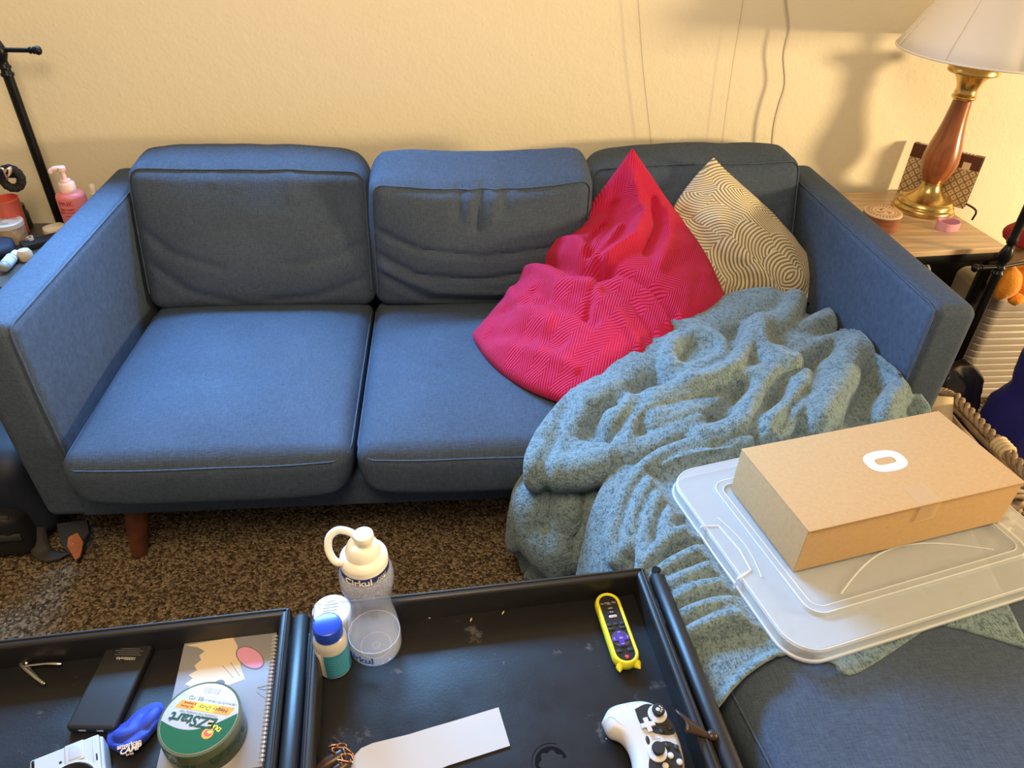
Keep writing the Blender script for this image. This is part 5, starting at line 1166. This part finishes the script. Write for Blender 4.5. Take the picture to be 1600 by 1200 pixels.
# pink lotion bottle with pump
M['lotion'] = mat('coral_pink_bottle', (.70, .20, .215), .35, sss=.08); M['pump'] = mat('pale_pink_pump', (.80, .58, .57), .35); M['lotionprint'] = mat('dark_red_print', (.40, .04, .05), .5); M['lotionwhite'] = mat('white_label_disc', (.80, .74, .72), .5)
lc = Vector((-.176, .735, TL+.0004)); lo = thing('lotion_bottle', 'coral pink lotion bottle with a pale pump on end table', 'bottle', lc)
MB().lathe([(0, .001), (.034, .001), (.037, .004), (.0375, .06), (.0372, .110), (.035, .117), (.029, .122), (.016, .125)], 44, lc).build('body', M['lotion'], lo, sharp=50)
pm_ = MB().lathe([(.0195, .122), (.0205, .123), (.0205, .146), (.019, .148), (.014, .149), (.013, .156), (.006, .158), (.0055, .178), (.009, .179), (.011, .182), (.0105, .190), (.006, .193), (.0, .193)], 32, lc).build('pump', M['pump'], lo, sharp=40)
b = MB(); b.tube(catmull([(0, 0, .187), (-.012, -.004, .188), (-.024, -.008, .184), (-.028, -.009, .176)], 5), [.0065]*8+[.0055]*7+[.004], 12); b.xform(Matrix.Translation(lc)); b.build('nozzle', M['pump'], pm_)
for s, sz, z, m in (('PINK', .0165, .100, 'lotionprint'), ('DAILY FRESH', .0068, .084, 'lotionprint'), ('BODY LOTION', .0068, .075, 'lotionprint'), ('softening', .005, .066, 'lotionprint')):
    text_mb(s, sz, Matrix.Translation(lc) @ Matrix.Rotation(math.radians(-4), 4, 'Z') @ Matrix.Translation((0, 0, z)), bend=.0377, bold=.0002).build('lettering', M[m], lo, smooth=False)
b = MB(); P = [[(math.radians(46)+.40*r*math.cos(a), .048+.019*r*math.sin(a)) for a in [2*math.pi*k/28 for k in range(28)]] for r in (1, .5, .02)]
b.grid([[(lc.x+.0378*math.sin(t), lc.y-.0378*math.cos(t), lc.z+z) for t, z in row] for row in P], closev=True); b.build('label_disc', M['lotionwhite'], lo)
b = MB(); b.ball((lc.x+.0378*math.sin(.95), lc.y-.0378*math.cos(.95), lc.z+.044), (.005, .003, .006), 8, 12); b.tube([(lc.x+.0382*math.sin(.93), lc.y-.0382*math.cos(.93), lc.z+.05), (lc.x+.0382*math.sin(.84), lc.y-.0382*math.cos(.84), lc.z+.060)], .0012, 6); b.build('fruit_mark', M['lotionprint'], lo)
# small white spray bottle
sc_ = Vector((-.138, .79, TL+.0004)); so = thing('spray_bottle', 'tiny pale spray bottle half hidden behind the arm', 'bottle', sc_)
M['spraybody'] = mat('frosted_spray_bottle', (.70, .68, .62), .3, trans=.3)
MB().lathe([(0, .001), (.011, .001), (.012, .003), (.012, .075), (.008, .083)], 28, sc_).build('body', M['spraybody'], so, sharp=50); MB().lathe([(.009, .082), (.0095, .096), (.0075, .098), (.0075, .118), (.006, .120), (0, .120)], 28, sc_).build('nozzle', M['capwhite'], so, sharp=40)
# coral cup, dark bottle behind, white-lidded tin
M['coral'] = mat('coral_plastic', (.68, .13, .08), .4); M['darkgreen'] = mat('dark_green_bottle', (.01, .03, .018), .3)
cc = hz(8, 340, TL+.001); cc.z = TL+.0004; cc = Vector((-.335, .79, TL+.0004)); q = hy(8, 312, .735); H_ = q.z-TL+.004
co = MB().lathe([(0, .001), (.026, .001), (.028, .003), (.033, H_-.004), (.0345, H_-.002), (.034, H_), (.0315, H_-.001), (.0265, .006), (0, .005)], 40, Vector((q.x, .735, TL+.0004))).build('cup', M['coral'], sharp=40); tag(co, 'coral red plastic cup at the back of the end table', 'cup')
q2 = hy(25, 322, .778); g_ = thing('dark_bottle', 'dark green bottle behind the coral cup', 'bottle', (q2.x, .778, TL+.0004))
MB().lathe([(0, .001), (.022, .001), (.024, .004), (.024, q2.z-TL-.02), (.02, q2.z-TL-.012)], 32, (q2.x, .778, TL)).build('body', M['darkgreen'], g_, sharp=50); MB().lathe([(.020, q2.z-TL-.012), (.021, q2.z-TL-.010), (.021, q2.z-TL+.004), (0, q2.z-TL+.005)], 32, (q2.x, .778, TL)).build('cap', M['darkgreen'], g_, sharp=40)
q = hz(9, 344, TL+.062); ti = thing('lidded_jar', 'beige jar with a printed white lid before the coral cup', 'jar', (q.x, q.y, TL+.0004))
M['beige'] = mat('beige_wrap', (.45, .36, .24), .7, var=(60, .3))
MB().lathe([(0, .001), (.036, .001), (.038, .004), (.038, .046), (.036, .048)], 40, (q.x, q.y, TL)).build('body', M['beige'], ti, sharp=40); lidj = MB().lathe([(.039, .046), (.040, .047), (.040, .058), (.038, .060), (.034, .0605), (.033, .059), (0, .059)], 40, (q.x, q.y, TL)).build('lid', M['tubwhite'], ti, sharp=40)
b = MB()
for k in range(3): b.tube([(q.x+(.026-.006*k)*math.cos(a), q.y+(.026-.006*k)*math.sin(a), TL+.0595) for a in [math.radians(20+i*10) for i in range(30)]], .0006, 5)
b.build('lid_print', M['greyink'], lidj)
# navy pouch, white bottle, odds and ends at the front of the table
M['navycloth'] = mat('navy_pouch_fabric', (.012, .018, .045), .7, bump=(300, .2, .001))
def lump(name, c, r, m, label, cat, rz=0, seed=0, amp=.12, flat=None):
    b = MB(); b.ball((0, 0, 0), (1, 1, 1), 18, 26); v = []
    for p in b.v:
        p = Vector(p); k = 1+amp*noise.noise(p*1.6+Vector((seed, 0, 0)))
        p = Vector((math.copysign(abs(p.x)**.75, p.x), math.copysign(abs(p.y)**.75, p.y), math.copysign(abs(p.z)**.75, p.z)))*k; v.append((p.x*r[0], p.y*r[1], p.z*r[2]))
    b.v = v; b.xform(Matrix.Translation(c) @ Matrix.Rotation(rz, 4, 'Z')); o = b.build(name, m); tag(o, label, cat)
    return o
q = hz(6, 386, TL+.02); lump('navy_pouch', (q.x-.02, q.y-.005, TL+.019), (.045, .045, .0185), M['navycloth'], 'navy fabric pouch under the white-lidded jar', 'pouch', .4, 1)
M['bottlewhite'] = mat('white_label_bottle', (.62, .70, .74), .3); M['bottleclear'] = mat('clear_bottle_end', (.45, .50, .52), .15, trans=.4)
a_, b_ = hz(4, 420, TL+.015), hz(27, 393, TL+.015); d = (b_-a_).normalized(); wb_ = thing('serum_bottle', 'small clear bottle with pale blue label lying on its side', 'bottle', (a_.x, a_.y, TL+.0004))
b = MB(); b.tube([a_+Vector((0, 0, 0)), a_+d*.004, a_+d*.012, a_+d*.062, a_+d*.068, a_+d*.070], [.008, .0125, .0138, .0138, .010, .007], 24); b.build('body', M['bottleclear'], wb_, sharp=50)
b = MB(); b.tube([a_+d*.018, a_+d*.058], .0141, 24, cap=False); b.build('label', M['bottlewhite'], wb_)
b = MB(); b.tube([a_+d*.069, a_+d*.074, a_+d*.090, a_+d*.092], [.0085, .0095, .0095, .007], 20); b.build('cap', M['capwhite'], wb_, sharp=50)
b = MB()
for k, z in ((.022, .002), (.030, .0006), (.036, .0006), (.046, .003)): b.tube([a_+d*k, a_+d*(k+z)], .01425, 24, cap=False)
b.build('label_print', M['greyink'], wb_)
M['blackcloth'] = mat('black_fabric', (.010, .010, .012), .8, bump=(260, .3, .001))
q = hz(60, 378, TL+.012); b = MB(); b.rbox((-.05, -.022, 0), (.045, .022, .016), .003, 2); b.xform(Matrix.Translation((q.x+.004, q.y+.01, TL+.0006)) @ Matrix.Rotation(math.radians(38), 4, 'Z')); tag(b.build('black_case', M['blackcloth']), 'flat black case lying against the left sofa arm', 'case')
M['cream'] = mat('cream_plastic', (.62, .52, .36), .45, sss=.05)
q = hz(32, 396, TL+.02); cp = MB().lathe([(0, 0), (.016, 0), (.018, .002), (.0175, .02), (.013, .028), (.0, .03)], 28, (q.x+.008, q.y+.004, TL+.0005)).build('cream_jar', M['cream'], sharp=50); tag(cp, 'small cream jar between the lying bottle and black case', 'jar')
q = hz(86, 358, TL+.012); lump('cream_pouch', (q.x, q.y, TL+.0125), (.032, .026, .012), M['cream'], 'cream pouch in front of the pink lotion bottle', 'pouch', .5, 6)
q = hz(46, 372, TL+.02); b = MB(); random.seed(8)
for k in range(6):
    r = .014-.0012*k; cz = TL+.004+.0035*k; b.tube([(q.x+r*math.cos(t)+random.uniform(-.001, .001), q.y+r*math.sin(t), cz+.002*math.sin(2*t+k)) for t in [2*math.pi*i/22 for i in range(22)]], .0016, 6, closed=True)
tag(b.build('charging_cable', M['cordgrey']), 'coil of pale cable beside the white-lidded jar', 'cable')
# watch and scrunchie on a display post
q = hy(-22, 300, .74); wx = q.x; wt = thing('watch_stand', 'black post at the left edge holding a smartwatch', 'stand', (wx, .74, TL+.0004))
zt_ = hy(0, 274, .74).z
MB().lathe([(0, 0), (.035, 0), (.036, .004), (.033, .007), (.007, .009), (.007, zt_-TL-.004), (0, zt_-TL-.003)], 28, (wx, .74, TL+.0004)).build('post', M['blackmetal'], wt, sharp=45)
b = MB(); b.tube([(wx, .74, zt_), (hy(26, 274, .74).x, .74, zt_)], .007, 14); b.build('bar', M['blackmetal'], wt)
scx = hy(15, 271, .74); b = MB(); P = []; NN = 60
for i in range(NN):
    t = 2*math.pi*i/NN; rr = .0112*(1+.07*math.sin(13*t)+.05*math.sin(29*t)); R_0 = .0255
    ctr = Vector((scx.x+.008*math.sin(t), .74, scx.z-.020))+Vector((.55*math.sin(t)*R_0*1.0, math.sin(t)*R_0*.3, math.cos(t)*R_0))
    ctr = Vector((scx.x, .74, scx.z-.0135))+Vector((math.sin(t)*R_0*.82, math.sin(t)*.006, math.cos(t)*R_0*1.05))
    n1 = Vector((math.sin(t), 0, math.cos(t))); P.append([ctr+n1*rr*math.cos(s)+Vector((0, 1, 0))*rr*1.0*math.sin(s) for s in [2*math.pi*j/12 for j in range(12)]])
b.grid(P, closeu=True, closev=True); tag(b.build('hair_scrunchie', M['blackcloth'], sharp=80), 'black fabric scrunchie hanging at the left edge', 'scrunchie')
M['gold'] = mat('rose_gold_metal', (.72, .52, .40), .25, 1.0); M['screen'] = mat('black_watch_glass', (.008, .008, .010), .08, coat=.5); M['strap'] = mat('blush_watch_strap', (.62, .46, .36), .55)
wc = hy(-1, 272, .716); wa = thing('smartwatch', 'black-screened smartwatch with a blush strap on the scrunchie', 'watch', wc)
b = MB(); b.rbox((wc.x-.017, wc.y-.005, wc.z-.0175), (wc.x+.017, wc.y+.005, wc.z+.0175), .005, 4); b.build('case', M['gold'], wa)
b = MB(); b.rbox((wc.x-.0155, wc.y-.0062, wc.z-.0155), (wc.x+.0142, wc.y-.003, wc.z+.0155), .003, 3); b.build('screen', M['screen'], wa)
b = MB(); P = []
for i in range(13):
    t = math.pi*(-.40+1.05*i/12); P.append([(wc.x+.016+.0125*math.sin(max(0, min(math.pi, t+.9)))*1.0, wc.y+.008*0+zz, wc.z+.019*math.cos(t*.9)-.004) for zz in (-.001, .016)])
b.grid(P); s_ = b.build('strap', M['strap'], wa); sd = s_.modifiers.new('band', 'SOLIDIFY'); sd.thickness = .0022
# backpack on the carpet behind the left arm
M['packblack'] = mat('black_nylon', (.010, .011, .014), .6, bump=(240, .3, .001)); M['packnavy'] = mat('navy_nylon', (.012, .018, .035), .6, bump=(240, .3, .001)); M['strapgrey'] = mat('dark_grey_webbing', (.035, .034, .032), .7, bump=(500, .4, .0006)); M['patch'] = mat('orange_brown_leather_patch', (.34, .10, .03), .55, var=(80, .25))
bp_ = thing('backpack', 'black backpack with dark straps on the carpet by left arm', 'backpack', (-.33, .16, 0))
def df(p, q):
    p = p.copy(); p.z += .02*noise.noise(p*6); p.x += .012*noise.noise(p*7+Vector((3, 0, 0))); p.y += .015*noise.noise(p*7+Vector((0, 5, 0))); p.z = max(.002, p.z); return p
b = MB(); b.rbox((-.62, .06, .002), (-.150, .33, .30), .06, 5, deform=df, div=(14, 10, 8)); b.build('main_body', M['packnavy'], bp_)
b = MB(); b.rbox((-.60, .015, .002), (-.185, .10, .16), .03, 4, deform=df, div=(14, 6, 8)); b.build('front_pocket', M['packblack'], bp_)
for pts, w_ in (([(-.58, .01, .155), (-.40, .005, .150), (-.20, .02, .145)], .014), ([(-.58, .008, .10), (-.40, .002, .095), (-.19, .015, .09)], .012)):
    b = MB(); b.tube(catmull(pts, 6), w_, 10, squash=(1, .3)) if False else b.grid([[Vector(p)+Vector((0, -.004*(1-abs(k)), k*w_)) for k in (-1, -.4, .4, 1)] for p in catmull(pts, 6)]); o = b.build('strap', M['strapgrey'], bp_); sd = o.modifiers.new('web', 'SOLIDIFY'); sd.thickness = .004
P = catmull([hy(62, 812, .08), hz(58, 835, .05), hz(66, 862, .012), hz(85, 872, .008), hz(108, 868, .010)], 8)
b = MB(); b.grid([[p+Vector((-.016*k, -.012*k, .004*(1-abs(k)))) for k in (-1, -.4, .4, 1)] for p in P]); o = b.build('shoulder_strap', M['strapgrey'], bp_); sd = o.modifiers.new('web', 'SOLIDIFY'); sd.thickness = .006
C_ = [hz(x, y, z) for x, y, z in ((92, 818, .06), (138, 812, .06), (142, 832, .035), (125, 880, .006), (112, 868, .008), (96, 845, .03))]
b = MB(); b.add(*fill(C_, 0)); o = b.build('side_flap', M['packblack'], bp_, smooth=False); sd = o.modifiers.new('web', 'SOLIDIFY'); sd.thickness = .012
C_ = [hz(x, y, z)+Vector((0, -.008, .006)) for x, y, z in ((110, 838, .04), (124, 831, .045), (133, 846, .036), (128, 868, .016), (122, 876, .010), (108, 852, .028))]
b = MB(); b.add(*fill(C_, 0)); pt_ = b.build('leather_patch', M['patch'], bp_, smooth=False); sd = pt_.modifiers.new('hide', 'SOLIDIFY'); sd.thickness = .003
b = MB(); q0 = hz(120, 848, .035)+Vector((0, -.009, .008))
for dx in (-.002, .010): b.ball(q0+Vector((dx, -.001, .0)), (.0016, .0016, .001), 6, 8)
b.build('patch_stud', M['gold'], pt_)
# ------------------------------------------------------------------ right of the sofa
c2 = hy(1592, 325, .415)
q = hy(1556, 412, .415); px0 = 2.357
pole_stand(px0, .424, .75, ((math.radians(184), .022, .055), (math.radians(15), .022, .10)), 'black metal stand with knobbed arm beside the oak table leg', .535, .020)
st2 = bpy.data.objects['metal_stand.001']
MB().lathe([(.008, .622), (.0135, .628), (.0135, .640), (.0115, .645), (.0115, .74), (.0135, .745), (.0135, .755), (.008, .765), (0, .770)], 24, (px0, .424, 0)).build('upper_post', M['blackmetal'], st2, sharp=50)
# ribbed grey suitcase
def ribbed():
    m, n, l, b = nt('ribbed_grey_shell'); b.inputs['Base Color'].default_value = (.36, .32, .28, 1); b.inputs['Roughness'].default_value = .35; return m
M['ribbed'] = ribbed(); M['ribdark'] = mat('grey_suitcase_trim', (.10, .09, .085), .4)
su = thing('suitcase', 'ribbed grey hard-shell suitcase behind the blue bag', 'suitcase', (2.70, .60, 0))
def df(p, q):
    p = p.copy()
    if q.y < -.5: p.y += .0045*(max(0, math.sin(p.z*2*math.pi/.024))**6)
    return p
b = MB(); b.rbox((2.46, .50, .02), (3.0, .72, .42), .035, 4, deform=df, div=(4, 2, 150)); b.build('shell', M['ribbed'], su)
b = MB(); b.rbox((2.458, .60, .018), (3.002, .612, .423), .03, 4); b.build('zip_band', M['ribdark'], su)
b = MB(); b.tube(catmull([(2.60, .56, .42), (2.62, .56, .445), (2.70, .56, .45), (2.78, .56, .445), (2.80, .56, .42)], 5), .009, 10); b.build('handle', M['ribdark'], su)
for x in (2.50, 2.95):
    b = MB(); b.tube([(x, .54, .022), (x, .58, .022)], .021, 16); b.build('wheel', M['ribdark'], su)
# bags
M['bluebag'] = mat('royal_blue_nonwoven_bag', (.020, .022, .23), .45, bump=(700, .15, .0004), sheen=.1); M['blackbag'] = mat('black_plastic_bag', (.010, .010, .018), .25, spec=.6)
def bag(name, cx, cy, w, d, h, m, label, rz, seed, amp, handle=True):
    t = thing(name, label, 'bag', (cx, cy, 0), rz)
    def df(p, q):
        p = p.copy(); k = (q.z+1)/2
        f = 1-.20*k*k; p.x *= f; p.y *= (1-.45*k)
        v = Vector((p.x*9, p.y*9, p.z*7+seed)); p.x += amp*noise.noise(v); p.y += amp*1.3*noise.noise(v+Vector((7, 0, 0)))+amp*.8*abs(noise.noise(v*2.3)); p.z += amp*.7*noise.noise(v+Vector((0, 7, 0)))*k
        p.z = max(.001, p.z); return p
    b = MB(); b.rbox((-w/2, -d/2, .002), (w/2, d/2, h), .05, 5, deform=df, div=(20, 10, 24)); b.build('sack', m, t, local=True, sharp=70)
    if handle:
        for s in (-1, 1):
            b = MB(); y = s*d*.24
            pts = catmull([(-.06, y-.002, h-.05), (-.05, y-.012*s, h-.01), (-.015, y-.02*s, h+.012), (.03, y-.016*s, h+.004), (.06, y, h-.04)], 6)
            b.grid([[p+Vector((.010*k, 0, .010*k)) for k in (-1, 0, 1)] for p in pts]); o = b.build('handle', m, t, local=True); sd = o.modifiers.new('web', 'SOLIDIFY'); sd.thickness = .003
    return t
bag('tote_bag', 2.52, .20, .30, .24, .50, M['bluebag'], 'crumpled royal blue tote bag on the floor by the table', .12, 2, .030)
bag('plastic_bag', 2.255, .28, .17, .16, .33, M['blackbag'], 'dark crumpled plastic bag between blue tote and sofa arm', .2, 9, .018, False)
# wicker basket with a card in it
M['wicker'] = mat('grey_brown_wicker', (.30, .22, .15), .6, var=(50, .35)); M['tag'] = mat('cream_card', (.60, .49, .32), .7)
BX0, BX1, BY0, BY1, BZ = 2.010, 2.135, -.20, .16, .335
wk = thing('wicker_basket', 'wicker basket standing between the ottoman and blue bag', 'basket', ((BX0+BX1)/2, (BY0+BY1)/2, 0))
for j in range(11):
    z = .015+j*.03; b = MB(); lp_ = rrect(BX0+.008*(1-z), BY0, BX1, BY1, .03, 4); n_ = len(lp_); pts = []
    for i in range(n_*3):
        f = i/3; a, c = lp_[int(f) % n_], lp_[(int(f)+1) % n_]; t = f-int(f); pts.append((a[0]+(c[0]-a[0])*t, a[1]+(c[1]-a[1])*t, z+.006*math.sin(i*.9+j*3.14)))
    b.tube(pts, .011, 8, closed=True); b.build('woven_row', M['wicker'], wk)
b = MB(); lp_ = rrect(BX0, BY0, BX1, BY1, .03, 8)
for k in range(3): b.tube([(x+.007*math.cos(i*.8+k*2.09), y+.007*math.cos(i*.8+k*2.09), BZ+.007*math.sin(i*.8+k*2.09)) for i, (x, y) in enumerate([(lp_[int(f) % len(lp_)][0]*(1-f%1)+lp_[(int(f)+1) % len(lp_)][0]*(f%1), lp_[int(f) % len(lp_)][1]*(1-f%1)+lp_[(int(f)+1) % len(lp_)][1]*(f%1)) for f in [i*.5 for i in range(2*len(lp_))]])], .0062, 8, closed=True)
# long sides of the rim are braided too
for k in range(3):
    b.tube([(BX1+.003+.009*math.sin(t*30+k*2.09), BY0+.03+(BY1-BY0-.06)*t, BZ+.004+.008*math.cos(t*30+k*2.09)) for t in [i/60 for i in range(61)]], .0062, 8)
b.build('braided_rim', M['wicker'], wk)
b = MB()
for k in range(4): b.tube([(BX1+.003+.016*math.cos(a), -.085+k*.011, BZ+.003+.016*math.sin(a)) for a in [2*math.pi*i/20 for i in range(20)]], .0055, 8, closed=True)
b.build('handle_wrap', M['tag'], wk)
b = MB(); b.rbox((BX0-.10+.10, BY0+.02, .004), (BX1-.01, BY1-.02, .02), .004, 2); b.build('bottom', M['wicker'], wk)
q = [hx(1446, 622, 2.05), hx(1478, 606, 2.085), hx(1500, 640, 2.10), hx(1488, 665, 2.09), hx(1440, 640, 2.05)]
b = MB(); P = [[(2.035+.075*s, .04+.085*t-.02*s, .19+.165*t*(1-.1*s)+.02*s) for s in (0, .33, .66, 1)] for t in (0, .5, 1)]
b.grid(P); cd = b.build('cream_card', M['tag']); sd = cd.modifiers.new('card', 'SOLIDIFY'); sd.thickness = .002; tag(cd, 'cream card standing in the wicker basket beside the box', 'card')
# plush toy on the suitcase, clothes, pail, papers
M['plush'] = mat('orange_plush', (.72, .27, .02), .9, bump=(160, .6, .004), sheen=.4)
pl0 = hy(1579, 446, .44)
pt = thing('plush_toy', 'orange plush toy lying on the suitcase by table leg', 'plush toy', (pl0.x+.06, .47, .42))
def blob(c, r, seed):
    b = MB(); b.ball((0, 0, 0), 1, 18, 26); b.v = [tuple(Vector((p[0]*r[0], p[1]*r[1], p[2]*r[2]))*(1+.10*noise.noise(Vector(p)*1.5+Vector((seed, 0, 0))))+Vector(c)) for p in b.v]; return b
blob((pl0.x, .465, pl0.z-.004), (.040, .045, .052), 1).build('head', M['plush'], pt); blob((pl0.x+.085, .49, pl0.z-.005), (.055, .055, .055), 3).build('body', M['plush'], pt); blob((pl0.x+.042, .445, pl0.z-.048), (.022, .02, .018), 4).build('paw', M['plush'], pt)
M['navyclothes'] = mat('navy_clothes', (.02, .035, .09), .9, bump=(120, .4, .003)); M['redcloth'] = mat('dark_red_cloth', (.30, .02, .03), .9, bump=(120, .4, .003)); M['tan'] = mat('tan_knit', (.42, .30, .18), .9, bump=(120, .4, .003))
lump('clothes_bundle', (2.535, .80, .22), (.085, .07, .215), M['blackcloth'], 'black garment piled on the floor behind the oak table', 'clothes', .2, 2, .25)
lump('clothes_bundle', (2.80, .61, .462), (.17, .09, .042), M['navyclothes'], 'navy garment heaped on the suitcase behind the orange plush', 'clothes', .1, 5, .25)
lump('clothes_bundle', (2.63, .67, .535), (.075, .055, .035), M['redcloth'], 'dark red cloth heaped behind the right metal stand', 'clothes', .1, 7, .25)
lump('clothes_bundle', (2.66, .665, .462), (.075, .05, .040), M['tan'], 'tan knit garment below the dark red cloth', 'clothes', .3, 8, .22)
M['pail'] = mat('white_pail_plastic', (.70, .68, .60), .4)
q = hy(1480, 405, .80); b = MB(); b.lathe([(0, .001), (.085, .001), (.088, .004), (.11, .395), (.114, .397), (.114, .403), (.108, .403), (.086, .008), (0, .006)], 48, (2.275, .76, 0)); tag(b.build('pail', M['pail'], sharp=40), 'white pail standing under the oak side table', 'pail')
b = MB(); b.rbox((2.06, .50, .002), (2.22, .66, .19), .02, 3, deform=lambda p, q: p+Vector((.01*noise.noise(p*8), .01*noise.noise(p*8+Vector((4, 0, 0))), 0)), div=(6, 6, 6)); tag(b.build('black_basket', M['blackcloth']), 'black cloth box on the floor under the side table', 'box')
b = MB(); b.rbox((-.055, -.04, 0), (.055, .04, .004), .001, 1); b.xform(Matrix.Translation((2.145, .58, .200)) @ Matrix.Rotation(.5, 4, 'Z')); tag(b.build('white_leaflet', M['card']), 'white leaflet on the black box under the side table', 'leaflet')
